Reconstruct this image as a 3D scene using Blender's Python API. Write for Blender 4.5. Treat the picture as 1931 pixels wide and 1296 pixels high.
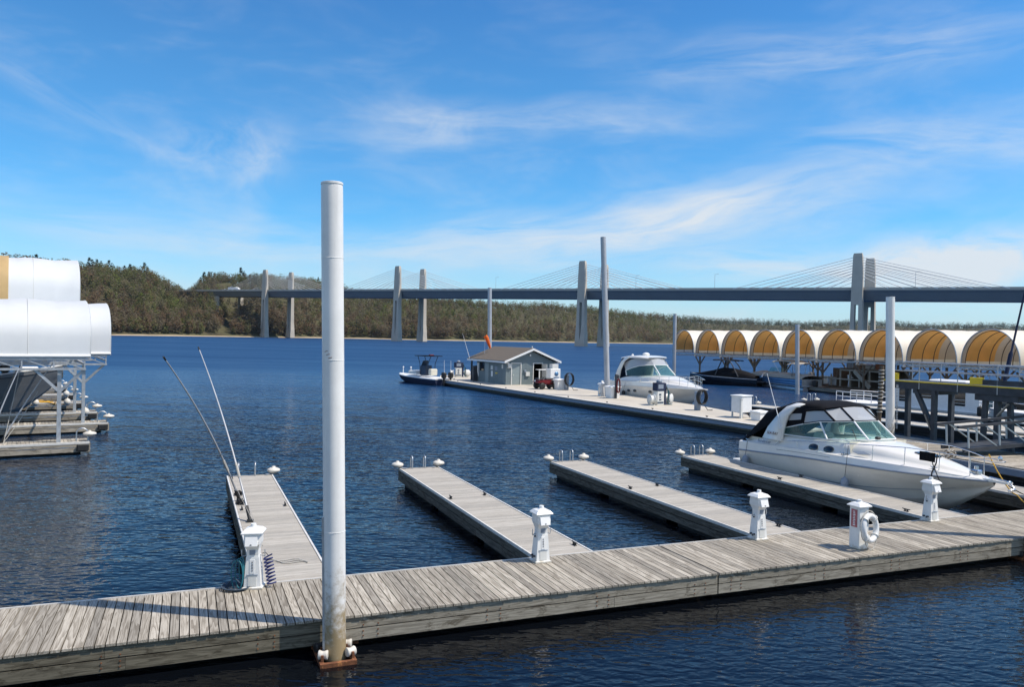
import bpy, bmesh, math, random
from mathutils import Vector, Matrix
R = math.radians
random.seed(7)
S = bpy.context.scene
for o in list(bpy.data.objects): bpy.data.objects.remove(o)
COL = S.collection

# ------------------------------------------------------------------ camera
F, CX, CY, EYE = 1473.0, 965.5, 648.0, 5.2          # photograph: 1931 x 1296
PITCH, ROLL = math.atan((648 - 636.6) / F), 0.0215
W_ = Vector((0, math.cos(PITCH), -math.sin(PITCH)))
r0 = Vector((1, 0, 0)); u0 = r0.cross(W_)
R_ = math.cos(ROLL) * r0 + math.sin(ROLL) * u0
U_ = -math.sin(ROLL) * r0 + math.cos(ROLL) * u0
cam = bpy.data.objects.new('camera', bpy.data.cameras.new('camera')); COL.objects.link(cam)
m = Matrix((R_, U_, -W_)).transposed().to_4x4(); m.translation = (0, 0, EYE)
cam.matrix_world = m
cam.data.sensor_width = 36; cam.data.lens = F / 1931 * 36
cam.data.clip_start = .1; cam.data.clip_end = 20000
S.camera = cam
def at(x, y, z=0.0):
    """the point of the horizontal plane at height z that the photograph shows at pixel x, y"""
    d = (x - CX) / F * R_ - (y - CY) / F * U_ + W_
    return Vector((0, 0, EYE)) + d * ((z - EYE) / d.z)
def aty(x, y, Y):
    d = (x - CX) / F * R_ - (y - CY) / F * U_ + W_
    return Vector((0, 0, EYE)) + d * (Y / d.y)
def hor(x): return 636.6 + .0215 * (x - 965.5)

# ------------------------------------------------------------------ light
SUN_AZ, SUN_EL = math.atan2(.984, -.178), R(56.8)
sd = Vector((math.sin(SUN_AZ) * math.cos(SUN_EL), math.cos(SUN_AZ) * math.cos(SUN_EL), math.sin(SUN_EL)))
sun = bpy.data.objects.new('sun', bpy.data.lights.new('sun', 'SUN')); COL.objects.link(sun)
sun.data.energy = 5.0; sun.data.angle = R(.55); sun.data.color = (1, .91, .78)
sun.rotation_euler = sd.to_track_quat('Z', 'Y').to_euler()
S.view_settings.view_transform = 'Standard'; S.view_settings.look = 'None'
S.view_settings.exposure = 0.0; S.view_settings.gamma = 1
S.cycles.use_denoising = True
S.cycles.max_bounces = 7; S.cycles.transparent_max_bounces = 12
S.cycles.caustics_reflective = False; S.cycles.caustics_refractive = False
S.cycles.sample_clamp_indirect = 6

class NT:
    """tiny helper for node expressions"""
    def __init__(s, tree): s.t = tree
    def n(s, typ, **kw):
        nd = s.t.nodes.new(typ)
        for k, v in kw.items(): setattr(nd, k, v)
        return nd
    def link(s, a, b): s.t.links.new(a, b)
    def put(s, sock, v):
        if isinstance(v, bpy.types.NodeSocket): s.link(v, sock)
        else: sock.default_value = v
    def math(s, op, a, b=0.0, c=None, clamp=False):
        nd = s.n('ShaderNodeMath', operation=op, use_clamp=clamp)
        s.put(nd.inputs[0], a); s.put(nd.inputs[1], b)
        if c is not None: s.put(nd.inputs[2], c)
        return nd.outputs[0]
    def noise(s, vec, scale, detail=4, rough=.55, dist=0.0, dim='3D'):
        nd = s.n('ShaderNodeTexNoise', noise_dimensions=dim)
        s.put(nd.inputs['Vector'], vec); nd.inputs['Scale'].default_value = scale
        nd.inputs['Detail'].default_value = detail; nd.inputs['Roughness'].default_value = rough
        nd.inputs['Distortion'].default_value = dist
        return nd.outputs['Fac']
    def mapping(s, vec, scale=(1, 1, 1), rot=(0, 0, 0), loc=(0, 0, 0)):
        nd = s.n('ShaderNodeMapping'); s.put(nd.inputs['Vector'], vec)
        s.put(nd.inputs['Scale'], scale); s.put(nd.inputs['Rotation'], rot); s.put(nd.inputs['Location'], loc)
        return nd.outputs[0]
    def ramp(s, fac, stops, interp='LINEAR'):
        nd = s.n('ShaderNodeValToRGB'); s.put(nd.inputs[0], fac); cr = nd.color_ramp; cr.interpolation = interp
        while len(cr.elements) < len(stops): cr.elements.new(.5)
        for e, (p, c) in zip(cr.elements, stops):
            e.position = p; e.color = (*c, 1) if len(c) == 3 else c
        return nd.outputs[0]
    def mix(s, fac, a, b, blend='MIX'):
        nd = s.n('ShaderNodeMix', data_type='RGBA', blend_type=blend)
        s.put(nd.inputs[0], fac)
        for i, v in ((6, a), (7, b)):
            s.put(nd.inputs[i], (*v, 1) if isinstance(v, tuple) and len(v) == 3 else v)
        return nd.outputs[2]
    def smooth(s, x, a, b):
        nd = s.n('ShaderNodeMapRange', interpolation_type='SMOOTHSTEP')
        s.put(nd.inputs[0], x); s.put(nd.inputs[1], a); s.put(nd.inputs[2], b)
        return nd.outputs[0]

# ------------------------------------------------------------------ sky
wd = bpy.data.worlds.new('World'); S.world = wd; wd.use_nodes = True
wt = wd.node_tree; wt.nodes.clear(); N = NT(wt)
sky = N.n('ShaderNodeTexSky', sky_type='NISHITA', sun_disc=False)
sky.sun_elevation = SUN_EL; sky.sun_rotation = SUN_AZ
sky.air_density = 1.0; sky.dust_density = .35; sky.ozone_density = 3.0; sky.altitude = 200
tc = N.n('ShaderNodeTexCoord'); sx = N.n('ShaderNodeSeparateXYZ'); N.link(tc.outputs['Generated'], sx.inputs[0])
az = N.math('ARCTAN2', sx.outputs[0], sx.outputs[1])
el = N.math('ARCSINE', sx.outputs[2])
cv = N.n('ShaderNodeCombineXYZ'); N.put(cv.inputs[0], az); N.put(cv.inputs[1], el)
wob = N.noise(N.mapping(cv.outputs[0], (3, 8, 1)), 1.0, 3, .5)
wob2 = N.math('SUBTRACT', wob, .5)
def band(p0, p1, half, amp, k=1.0, rot=None, seed=0, thr=.42, fib=(2.2, 20)):
    """a streak of cirrus between two directions (azimuth, elevation)"""
    (a0, e0), (a1, e1) = p0, p1
    L = math.hypot(a1 - a0, e1 - e0); ca, sa = (a1 - a0) / L, (e1 - e0) / L
    da = N.math('SUBTRACT', az, a0); de = N.math('SUBTRACT', el, e0)
    t = N.math('ADD', N.math('MULTIPLY', da, ca), N.math('MULTIPLY', de, sa))
    d = N.math('SUBTRACT', N.math('MULTIPLY', de, ca), N.math('MULTIPLY', da, sa))
    d = N.math('ADD', d, N.math('MULTIPLY', wob2, half * 1.6 * k))
    md = N.smooth(N.math('ABSOLUTE', d), half, 0.0)
    mt = N.math('MULTIPLY', N.smooth(t, -.04, L * .35), N.smooth(t, L * 1.08, L * .6))
    v = N.n('ShaderNodeCombineXYZ'); N.put(v.inputs[0], N.math('MULTIPLY', t, fib[0])); N.put(v.inputs[1], N.math('MULTIPLY', d, fib[1])); v.inputs[2].default_value = seed
    f = N.noise(v.outputs[0], 2.4, 6, .62, .5)
    f = N.smooth(f, thr - .14, thr + .3)
    return N.math('MULTIPLY', N.math('MULTIPLY', md, mt), N.math('MULTIPLY', f, amp))
bands = [
    band((-.24, .092), (.50, .192), .062, .58, seed=1, thr=.36, fib=(1.8, 14)),
    band((.02, .128), (.46, .168), .045, .52, seed=9, thr=.36, fib=(2, 14)),
    band((.10, .330), (.66, .330), .045, .40, seed=2, thr=.42, fib=(2, 15)),
    band((-.28, .262), (.34, .275), .036, .34, seed=3, thr=.42, fib=(2.5, 14)),
    band((-.18, .235), (-.02, .275), .040, .32, seed=10, thr=.38, fib=(4, 12)),
    band((-.44, .190), (-.26, .225), .070, .34, seed=4, thr=.40, fib=(9, 9)),
    band((-.33, .140), (-.29, .260), .040, .30, seed=11, thr=.38, fib=(8, 9)),
    band((-.66, .300), (-.36, .175), .022, .22, seed=5, thr=.45),
    band((.30, .235), (.72, .215), .050, .42, seed=6, thr=.42, fib=(2.5, 13)),
    band((.37, .080), (.78, .118), .050, .80, 1.4, seed=7, thr=.34, fib=(5, 12)),
    band((-.70, .118), (.05, .105), .034, .42, seed=8, thr=.38, fib=(2, 14)),
    band((.15, .100), (.60, .085), .034, .60, seed=12, thr=.38, fib=(2.5, 14)),
]
tot = bands[0]
for b in bands[1:]: tot = N.math('ADD', tot, b)
hazy = N.math('MULTIPLY', N.smooth(el, .15, -.01), .62)
veil = N.math('MULTIPLY', N.smooth(N.noise(N.mapping(cv.outputs[0], (3, 9, 1), (0, 0, .25)), 1.6, 5, .6, .4), .42, .8), .24)
tot = N.math('ADD', N.math('ADD', tot, hazy), N.math('MULTIPLY', veil, N.smooth(el, .55, .25)))
# unseen cloud layer added behind the camera and overhead to whiten the ambient light
over = N.math('MAXIMUM', N.math('MULTIPLY', N.smooth(sx.outputs[1], .0, -.5), .55), N.math('MULTIPLY', N.smooth(el, .85, 1.25), .45))
over = N.math('MULTIPLY', over, N.math('ADD', .55, N.math('MULTIPLY', N.smooth(N.noise(N.mapping(tc.outputs['Generated'], (1.5, 1.5, 3)), 1.6, 5, .6), .3, .65), .45)))
tot = N.math('MAXIMUM', tot, over)
tot = N.math('MULTIPLY', N.math('MINIMUM', tot, .93), N.smooth(el, -.02, .0))
tint = N.mix(1.0, sky.outputs[0], (.50, 1.12, 1.47), 'MULTIPLY')
deep = N.mix(N.smooth(el, .28, .62), (1.0, 1.0, 1.0), (.50, .72, .95)); tint = N.mix(1.0, tint, deep, 'MULTIPLY')     # bluer towards the zenith
skc = N.mix(tot, tint, (6.6, 7.05, 7.5))
bg = N.n('ShaderNodeBackground'); N.link(skc, bg.inputs[0]); bg.inputs[1].default_value = .115
wo = N.n('ShaderNodeOutputWorld'); N.link(bg.outputs[0], wo.inputs[0])

# ------------------------------------------------------------------ building kit
def link_mesh(name, verts, faces, mats, parent=None, smooth=False, midx=None):
    me = bpy.data.meshes.new(name); me.from_pydata(verts, [], faces)
    for mm in (mats if isinstance(mats, (list, tuple)) else [mats]): me.materials.append(mm)
    if midx: me.polygons.foreach_set('material_index', midx)
    if smooth is True: me.polygons.foreach_set('use_smooth', [True] * len(me.polygons))
    elif smooth: me.polygons.foreach_set('use_smooth', smooth)
    me.update()
    o = bpy.data.objects.new(name, me); COL.objects.link(o)
    if parent: o.parent = parent
    return o

class MB:
    def __init__(s): s.v, s.f, s.m, s.s = [], [], [], []
    def add(s, v, f, m=0, sm=False):
        b = len(s.v); s.v += [tuple(p) for p in v]
        s.f += [tuple(b + i for i in q) for q in f]; s.m += [m] * len(f); s.s += [sm] * len(f); return s
    def box(s, c, sz, rz=0, m=0, tilt=None):
        h = [q / 2 for q in sz]; M = Matrix.Rotation(rz, 3, 'Z')
        if tilt is not None: M = tilt
        v = [Vector(c) + M @ Vector((x * h[0], y * h[1], z * h[2])) for x in (-1, 1) for y in (-1, 1) for z in (-1, 1)]
        return s.add(v, [(0, 1, 3, 2), (4, 6, 7, 5), (0, 4, 5, 1), (2, 3, 7, 6), (0, 2, 6, 4), (1, 5, 7, 3)], m)
    def b2(s, a, b, m=0):
        return s.box([(p + q) / 2 for p, q in zip(a, b)], [abs(q - p) for p, q in zip(a, b)], 0, m)
    def rbox(s, c, sz, r=.01, rz=0, m=0, tilt=None):
        h = [q / 2 for q in sz]; M = tilt if tilt is not None else Matrix.Rotation(rz, 3, 'Z')
        pts = []
        for x in (-1, 1):
            for y in (-1, 1):
                for z in (-1, 1):
                    for k in range(3):
                        p = [x * h[0], y * h[1], z * h[2]]
                        for j in range(3):
                            if j != k: p[j] -= (x, y, z)[j] * r
                        pts.append(Vector(c) + M @ Vector(p))
        return s.hull(pts, m)
    def hull(s, pts, m=0, sm=False):
        bm = bmesh.new()
        for p in pts: bm.verts.new(p)
        bmesh.ops.convex_hull(bm, input=bm.verts)
        bmesh.ops.dissolve_limit(bm, angle_limit=.01, verts=bm.verts, edges=bm.edges)
        bm.verts.index_update()
        vs = [v for v in bm.verts if v.link_faces]; ix = {v: i for i, v in enumerate(vs)}
        s.add([v.co.copy() for v in vs], [tuple(ix[v] for v in f.verts) for f in bm.faces], m, sm); bm.free(); return s
    def beam(s, a, b, w, h=None, m=0, up=(0, 0, 1)):
        a, b = Vector(a), Vector(b); d = (b - a); L = d.length; d.normalize()
        h = h or w; x = Vector(up).cross(d)
        if x.length < 1e-4: x = Vector((1, 0, 0)).cross(d)
        x.normalize(); y = d.cross(x); M = Matrix((x, y, d)).transposed()
        return s.box((a + b) / 2, (w, h, L), 0, m, M)
    def tube(s, pts, r, n=8, m=0, cap=True, closed=False):
        pts = [Vector(p) for p in pts]; k = len(pts); rr = r if isinstance(r, (list, tuple)) else [r] * k
        rings = []; prev = None
        for i in range(k):
            if closed: d = pts[(i + 1) % k] - pts[i - 1]
            else: d = pts[min(i + 1, k - 1)] - pts[max(i - 1, 0)]
            d.normalize()
            x = prev - d * prev.dot(d) if prev is not None else (Vector((0, 0, 1)).cross(d) if abs(d.z) < .95 else Vector((1, 0, 0)).cross(d))
            if x.length < 1e-5: x = Vector((1, 0, 0)).cross(d)
            x.normalize(); prev = x; y = d.cross(x)
            rings.append([pts[i] + (x * math.cos(a) + y * math.sin(a)) * rr[i] for a in [2 * math.pi * j / n for j in range(n)]])
        v = [p for q in rings for p in q]; f = []
        for i in range(k if closed else k - 1):
            i2 = (i + 1) % k
            for j in range(n):
                j2 = (j + 1) % n; f.append((i * n + j, i * n + j2, i2 * n + j2, i2 * n + j))
        s.add(v, f, m, True)
        if cap and not closed:
            s.add(rings[0], [tuple(range(n))[::-1]], m); s.add(rings[-1], [tuple(range(n))], m)
        return s
    def cyl(s, c, r, h, n=20, m=0, r2=None):
        return s.tube([Vector(c), Vector(c) + Vector((0, 0, h))], [r, r if r2 is None else r2], n, m)
    def lathe(s, prof, n=20, m=0, c=(0, 0, 0), ax=None, sm=True):
        M = ax or Matrix.Identity(3); v, f = [], []
        for r, z in prof:
            v += [Vector(c) + M @ Vector((r * math.cos(2 * math.pi * j / n), r * math.sin(2 * math.pi * j / n), z)) for j in range(n)]
        for i in range(len(prof) - 1):
            for j in range(n):
                j2 = (j + 1) % n; f.append((i * n + j, i * n + j2, (i + 1) * n + j2, (i + 1) * n + j))
        s.add(v, f, m, sm)
        s.add(v[:n], [tuple(range(n))[::-1]], m); s.add(v[-n:], [tuple(range(n))], m); return s
    def torus(s, c, Rr, r, ax=None, n=32, k=10, m=0):
        M = ax or Matrix.Identity(3)
        return s.tube([Vector(c) + M @ Vector((Rr * math.cos(2 * math.pi * i / n), Rr * math.sin(2 * math.pi * i / n), 0)) for i in range(n)], r, k, m, closed=True)
    def loft(s, secs, m=0, sm=True, closed=False, caps=False):
        k = len(secs[0]); v = [Vector(p) for q in secs for p in q]; f = []
        for i in range(len(secs) - 1):
            for j in range(k if closed else k - 1):
                j2 = (j + 1) % k; f.append((i * k + j, i * k + j2, (i + 1) * k + j2, (i + 1) * k + j))
        s.add(v, f, m, sm)
        if caps:
            s.add(secs[0], [tuple(range(k))[::-1]], m); s.add(secs[-1], [tuple(range(k))], m)
        return s
    def prism(s, poly, ext, m=0):
        e = Vector(ext); k = len(poly); v = [Vector(p) for p in poly] + [Vector(p) + e for p in poly]
        return s.add(v, [tuple(range(k))[::-1], tuple(range(k, 2 * k))] + [(i, (i + 1) % k, k + (i + 1) % k, k + i) for i in range(k)], m)
    def quad(s, a, b, c, d, m=0): return s.add([a, b, c, d], [(0, 1, 2, 3)], m)
    def sheet(s, pts, th, m=0):
        """a flat panel of real thickness (points in order, centred on the plane)"""
        p = [Vector(q) for q in pts]; n = (p[1] - p[0]).cross(p[2] - p[0]).normalized() * th
        return s.prism([q - n / 2 for q in p], n, m)
    def build(s, name, mats, parent=None, label=None, fix=True):
        o = link_mesh(name, s.v, s.f, mats, parent, s.s, s.m)
        if fix:
            bm = bmesh.new(); bm.from_mesh(o.data); bmesh.ops.recalc_face_normals(bm, faces=bm.faces); bm.to_mesh(o.data); bm.free()
        if label: o['label'] = label
        return o

def tag(o, label, cat, group=None, kind=None):
    o['label'] = label; o['category'] = cat
    if group: o['group'] = group
    if kind: o['kind'] = kind
    return o
def thing(name, label, cat, loc=(0, 0, 0), rz=0, group=None):
    o = bpy.data.objects.new(name, None); COL.objects.link(o); o.empty_display_size = .2
    o.location = loc; o.rotation_euler = (0, 0, rz); return tag(o, label, cat, group)
def struct(o): o['kind'] = 'structure'; return o
def dup(root, loc, rz=None, label=None, group=None):
    def cp(o, par):
        c = o.copy(); COL.objects.link(c)
        if par: c.parent = par
        for ch in list(kids.get(o, [])): cp(ch, c)
        return c
    kids = {}
    for o in bpy.data.objects:
        if o.parent: kids.setdefault(o.parent, []).append(o)
    r = cp(root, None); r.location = loc
    if rz is not None: r.rotation_euler = (r.rotation_euler[0], r.rotation_euler[1], rz)
    if label: r['label'] = label
    if group: r['group'] = group
    return r
def sag(a, b, drop, n=10):
    a, b = Vector(a), Vector(b)
    return [a.lerp(b, i / n) - Vector((0, 0, drop * 4 * (i / n) * (1 - i / n))) for i in range(n + 1)]

# ------------------------------------------------------------------ materials
def base(name):
    mt = bpy.data.materials.new(name); mt.use_nodes = True; t = mt.node_tree
    return mt, NT(t), t.nodes['Principled BSDF']
def pm(name, col, rough=.5, metal=0.0, var=.12, scale=3.0, bump=0.0, bscale=30.0, coat=0.0, spots=None, spec=.5, transl=0.0, streak=None, grime=None):
    """plain procedural material: uneven colour, optional dirt patches of their own colour, bump"""
    mt, n, b = base(name)
    tcn = n.n('ShaderNodeTexCoord').outputs['Object']
    f = n.noise(tcn, scale, 5, .6)
    c = n.mix(n.smooth(f, .25, .75), tuple(x * (1 - var) for x in col), tuple(min(1, x * (1 + var)) for x in col))
    if streak:
        f3 = n.noise(n.mapping(tcn, streak[1]), 1.0, 4, .6); c = n.mix(n.math('MULTIPLY', n.smooth(f3, .48, .75), streak[2]), c, streak[0])
    if spots:
        f2 = n.noise(tcn, spots[1], 6, .65, .3); c = n.mix(n.smooth(f2, spots[2], spots[2] + .12), c, spots[0])
    if grime:                                  # (colour, z low, z high): a dirty band of its own at the foot of the thing
        z = n.n('ShaderNodeSeparateXYZ'); n.link(tcn, z.inputs[0])
        w = n.math('ADD', z.outputs[2], n.math('MULTIPLY', n.math('SUBTRACT', n.noise(tcn, 6, 5, .7), .5), (grime[2] - grime[1]) * 2.2))
        c = n.mix(n.smooth(w, grime[2], grime[1]), c, grime[0])
    n.link(c, b.inputs['Base Color'])
    rr = n.math('ADD', rough - .06, n.math('MULTIPLY', n.noise(tcn, scale * 3, 3), .12), clamp=True); n.link(rr, b.inputs['Roughness'])
    b.inputs['Metallic'].default_value = metal; b.inputs['Coat Weight'].default_value = coat
    b.inputs['Specular IOR Level'].default_value = spec
    if bump:
        bp = n.n('ShaderNodeBump'); bp.inputs['Strength'].default_value = bump; bp.inputs['Distance'].default_value = .01
        n.link(n.noise(tcn, bscale, 5, .65), bp.inputs['Height']); n.link(bp.outputs[0], b.inputs['Normal'])
    if transl:
        tr = n.n('ShaderNodeBsdfTranslucent'); n.link(c, tr.inputs[0]); mx = n.n('ShaderNodeMixShader'); mx.inputs[0].default_value = transl
        n.link(b.outputs[0], mx.inputs[1]); n.link(tr.outputs[0], mx.inputs[2])
        n.link(mx.outputs[0], mt.node_tree.nodes['Material Output'].inputs[0])
    return mt
def wood(name, dark, light, along='Y', grain=22.0, rings=.5, isl=.28, bump=.25, dirt=None, rough=.85):
    """weathered boards: every board (mesh island) has its own shade and its own piece of grain"""
    mt, n, b = base(name); g = n.n('ShaderNodeNewGeometry'); rnd = g.outputs['Random Per Island']
    tcn = n.n('ShaderNodeTexCoord').outputs['Object']
    off = n.n('ShaderNodeCombineXYZ')
    for i, k in enumerate((37.0, 53.0, 71.0)): n.put(off.inputs[i], n.math('MULTIPLY', rnd, k))
    va = n.n('ShaderNodeVectorMath', operation='ADD'); n.link(tcn, va.inputs[0]); n.link(off.outputs[0], va.inputs[1])
    sc = {'X': (1.2, grain, grain), 'Y': (grain, 1.2, grain), 'Z': (grain, grain, 1.2)}[along]
    v = n.mapping(va.outputs[0], sc)
    fine = n.noise(v, 2.6, 6, .7)
    rsc = {'X': (.55, 9, 9), 'Y': (9, .55, 9), 'Z': (9, 9, .55)}[along]
    rv = n.noise(n.mapping(va.outputs[0], rsc), .8, 2, .5, .2)
    ring = n.math('FRACT', n.math('MULTIPLY', rv, 9.0)); ring = n.smooth(ring, .95, .15)
    fac = n.math('ADD', n.math('MULTIPLY', fine, 1 - rings * .5), n.math('MULTIPLY', ring, rings * .5))
    c = n.mix(n.smooth(fac, .22, .8), dark, light)
    c = n.mix(1.0, c, n.ramp(rnd, [(0, (1 - isl,) * 3), (.5, (1, .985, .96)), (1, (1 + isl, 1 + isl * .97, 1 + isl * .9))]), 'MULTIPLY')
    if dirt:
        fd = n.noise(n.mapping(tcn, (.8, .8, 2.0)), 3.0, 6, .7, .6); c = n.mix(n.math('MULTIPLY', n.smooth(fd, dirt[1], dirt[1] + .14), dirt[2]), c, dirt[0])
    n.link(c, b.inputs['Base Color']); b.inputs['Roughness'].default_value = rough; b.inputs['Specular IOR Level'].default_value = .25
    bp = n.n('ShaderNodeBump'); bp.inputs['Strength'].default_value = bump; bp.inputs['Distance'].default_value = .006
    n.link(fac, bp.inputs['Height']); n.link(bp.outputs[0], b.inputs['Normal'])
    return mt
def glass(name, col, rough=.03, alpha=.5, tint=None):
    """thin tinted pane: part see-through, part glossy"""
    mt, n, b = base(name)
    b.inputs['Base Color'].default_value = (*col, 1); b.inputs['Roughness'].default_value = rough
    b.inputs['Specular IOR Level'].default_value = .8
    tcn = n.n('ShaderNodeTexCoord').outputs['Object']
    bp = n.n('ShaderNodeBump'); bp.inputs['Strength'].default_value = .12; bp.inputs['Distance'].default_value = .02
    n.link(n.noise(tcn, 2.2, 3), bp.inputs['Height']); n.link(bp.outputs[0], b.inputs['Normal'])
    tr = n.n('ShaderNodeBsdfTransparent'); tr.inputs[0].default_value = (*(tint or (.8, .9, .88)), 1)
    mx = n.n('ShaderNodeMixShader'); mx.inputs[0].default_value = alpha
    n.link(tr.outputs[0], mx.inputs[1]); n.link(b.outputs[0], mx.inputs[2]); n.link(mx.outputs[0], mt.node_tree.nodes['Material Output'].inputs[0])
    return mt

M = {}
M['deck'] = wood('weathered_deck', (.20, .175, .14), (.43, .395, .335), 'Y', 14, .6, .28, .3)
M['deckx'] = wood('weathered_deck_cross', (.20, .175, .14), (.47, .435, .375), 'X', 20, .55, .22, .35)
M['finger'] = wood('finger_deck', (.37, .345, .30), (.56, .53, .47), 'Y', 26, .2, .09, .2)
M['fascia'] = wood('fascia_board', (.165, .148, .118), (.37, .34, .28), 'X', 14, .4, .12, .5, dirt=((.07, .055, .035), .52, .75))
M['fascia2'] = wood('finger_fascia', (.13, .12, .095), (.31, .285, .235), 'X', 14, .4, .12, .5, dirt=((.05, .04, .03), .52, .7))
M['dockold'] = wood('old_dock_side', (.16, .14, .11), (.40, .36, .30), 'X', 12, .4, .2, .4, dirt=((.06, .05, .035), .55, .7))
M['white'] = pm('white_paint', (.80, .80, .79), .45, 0, .05, 4, .05, 40)
M['plastic'] = pm('white_plastic', (.80, .80, .78), .38, 0, .05, 5, grime=((.50, .46, .38), -.02, .10))
M['trim'] = pm('white_edge_strip', (.64, .62, .58), .55, 0, .12, 6, spots=((.45, .42, .36), 7, .60))
M['gel'] = pm('white_gelcoat', (.82, .79, .73), .22, 0, .03, 1.2, coat=.4)
M['gelgrey'] = pm('hull_gelcoat', (.74, .71, .65), .25, 0, .06, .9, coat=.35, streak=((.50, .46, .38), (.5, .5, 3), .25))
M['black'] = pm('black_canvas', (.010, .010, .012), .9, 0, .25, 3, .3, 60, spec=.12)
M['navy'] = pm('navy_canvas', (.012, .022, .06), .8, 0, .2, 3, .2, 60)
M['rubber'] = pm('black_rubber', (.018, .018, .018), .6, 0, .3, 8)
M['blackgloss'] = pm('black_gelcoat', (.010, .011, .014), .15, 0, .2, 2, coat=.6)
M['steel'] = pm('stainless', (.72, .72, .72), .22, 1.0, .06, 5)
M['alu'] = pm('aluminium', (.50, .52, .54), .42, .85, .12, 3)
M['galv'] = pm('galvanised_steel', (.46, .48, .50), .5, .55, .18, 5)
M['darksteel'] = pm('dark_painted_steel', (.045, .050, .060), .55, .1, .3, 2.5, spots=((.16, .075, .035), 4, .66))
M['rust'] = pm('rusty_steel', (.17, .065, .028), .85, .1, .4, 9, .6, 40, spots=((.40, .17, .06), 8, .55))
M['pole'] = pm('painted_pile', (.84, .83, .80), .42, 0, .07, 1.4, .12, 12, spots=((.32, .32, .33), 9, .735), streak=((.42, .42, .43), (7, 7, .25), .25), grime=((.33, .25, .14), .25, 1.55))
M['pole2'] = pm('galvanised_pile', (.47, .48, .50), .5, .25, .12, .8, streak=((.30, .28, .25), (7, 7, .3), .5))
M['concrete'] = pm('bridge_concrete', (.50, .45, .38), .85, 0, .08, .12, spots=((.40, .36, .31), .25, .62))
M['deckconc'] = pm('fuel_dock_concrete', (.50, .455, .38), .85, 0, .12, .5, .2, 20, spots=((.38, .34, .28), 1.2, .60))
M['bridgeside'] = pm('girder_concrete', (.25, .265, .285), .8, 0, .06, .1)
M['cable'] = pm('stay_sheath', (.72, .72, .70), .5, 0, .05, 1)
M['sand'] = pm('sand', (.50, .40, .27), .95, 0, .2, .12)
M['siding'] = pm('grey_siding', (.165, .21, .225), .75, 0, .08, 3)
M['doorpaint'] = pm('door_paint', (.24, .29, .30), .6, 0, .05, 3)
M['shingle'] = pm('roof_shingle', (.155, .128, .10), .95, 0, .3, 14, .6, 30)
M['dark'] = pm('dark_interior', (.012, .012, .012), .8, 0, .2, 3)
M['red'] = pm('red_paint', (.16, .012, .016), .35, 0, .15, 4)
M['orange'] = pm('orange_cloth', (.85, .17, .02), .8, 0, .1, 5, transl=.3)
M['teal'] = pm('teal_hose', (.01, .13, .17), .5, 0, .15, 4)
M['bluecord'] = pm('blue_cord', (.012, .02, .12), .5, 0, .2, 6)
M['yellow'] = pm('yellow_paint', (.78, .56, .03), .5, 0, .08, 4)
M['yrope'] = pm('yellow_rope', (.62, .36, .05), .85, 0, .2, 20)
M['rope'] = pm('grey_rope', (.42, .40, .36), .9, 0, .2, 30)
M['blkrope'] = pm('black_rope', (.02, .02, .022), .9, 0, .2, 30)
M['tan'] = pm('tan_canvas', (.36, .315, .25), .85, 0, .15, 4, .2, 40)
M['brown'] = wood('brown_timber', (.060, .045, .032), (.17, .13, .095), 'X', 10, .4, .3, .3)
M['blueglass'] = glass('windshield_glass', (.16, .34, .33), .03, .26, (.78, .95, .92))
M['clear'] = glass('clear_vinyl', (.62, .64, .66), .12, .62, (.80, .84, .88))
M['darkglass'] = pm('dark_window', (.012, .015, .02), .06, 0, .2, 2, spec=.9)
M['seat'] = pm('white_vinyl', (.62, .60, .50), .5, 0, .06, 3)
M['bluegrey'] = pm('blue_grey_plastic', (.23, .27, .33), .5, 0, .08, 4)
M['greyhull'] = pm('grey_hull_paint', (.15, .16, .17), .35, 0, .12, .8, streak=((.20, .20, .20), (.6, .6, 4), .5))
M['wheelplastic'] = pm('dock_wheel_plastic', (.62, .585, .52), .6, 0, .10, 5, spots=((.36, .30, .23), 6, .62))
M['fenderblue'] = pm('blue_fabric', (.05, .075, .11), .8, 0, .2, 4)
M['pontoon'] = pm('pontoon_blue', (.10, .22, .40), .35, .3, .08, 1.5)
M['offwhite'] = pm('offwhite_paint', (.66, .66, .63), .5, 0, .06, 2)
M['pinksign'] = pm('faded_red_sign', (.42, .12, .13), .6, 0, .2, 8)
M['sail'] = pm('white_cover', (.84, .86, .86), .5, 0, .03, .8, .3, 1.6, transl=.30)
M['cream'] = pm('cream_cover', (.93, .90, .80), .55, 0, .04, .5, .2, 1.5, transl=.34)
M['liningo'] = pm('orange_lining', (.92, .57, .21), .75, 0, .08, .7, transl=.62)
M['liningw'] = pm('grey_lining', (.74, .66, .57), .75, 0, .06, .7, transl=.6)
M['wrib'] = pm('canopy_rib', (.16, .13, .11), .6, .3, .15, 3)
# ================================================================== SETTING: water
WAVE = (.38, .23, .075)          # swell, wave, ripple height in metres
mt, n, b = base('river_water')
tcn = n.n('ShaderNodeTexCoord').outputs['Object']
b.inputs['Base Color'].default_value = (.0025, .0035, .0055, 1); b.inputs['IOR'].default_value = 1.34
b.inputs['Specular IOR Level'].default_value = .5
hg = bpy.data.node_groups.new('wave_height', 'ShaderNodeTree')
hg.interface.new_socket('P', in_out='INPUT', socket_type='NodeSocketVector'); hg.interface.new_socket('H', in_out='OUTPUT', socket_type='NodeSocketFloat')
k = NT(hg); gi = k.n('NodeGroupInput').outputs[0]; go = k.n('NodeGroupOutput')
px_ = k.n('ShaderNodeSeparateXYZ'); k.link(gi, px_.inputs[0])
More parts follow.
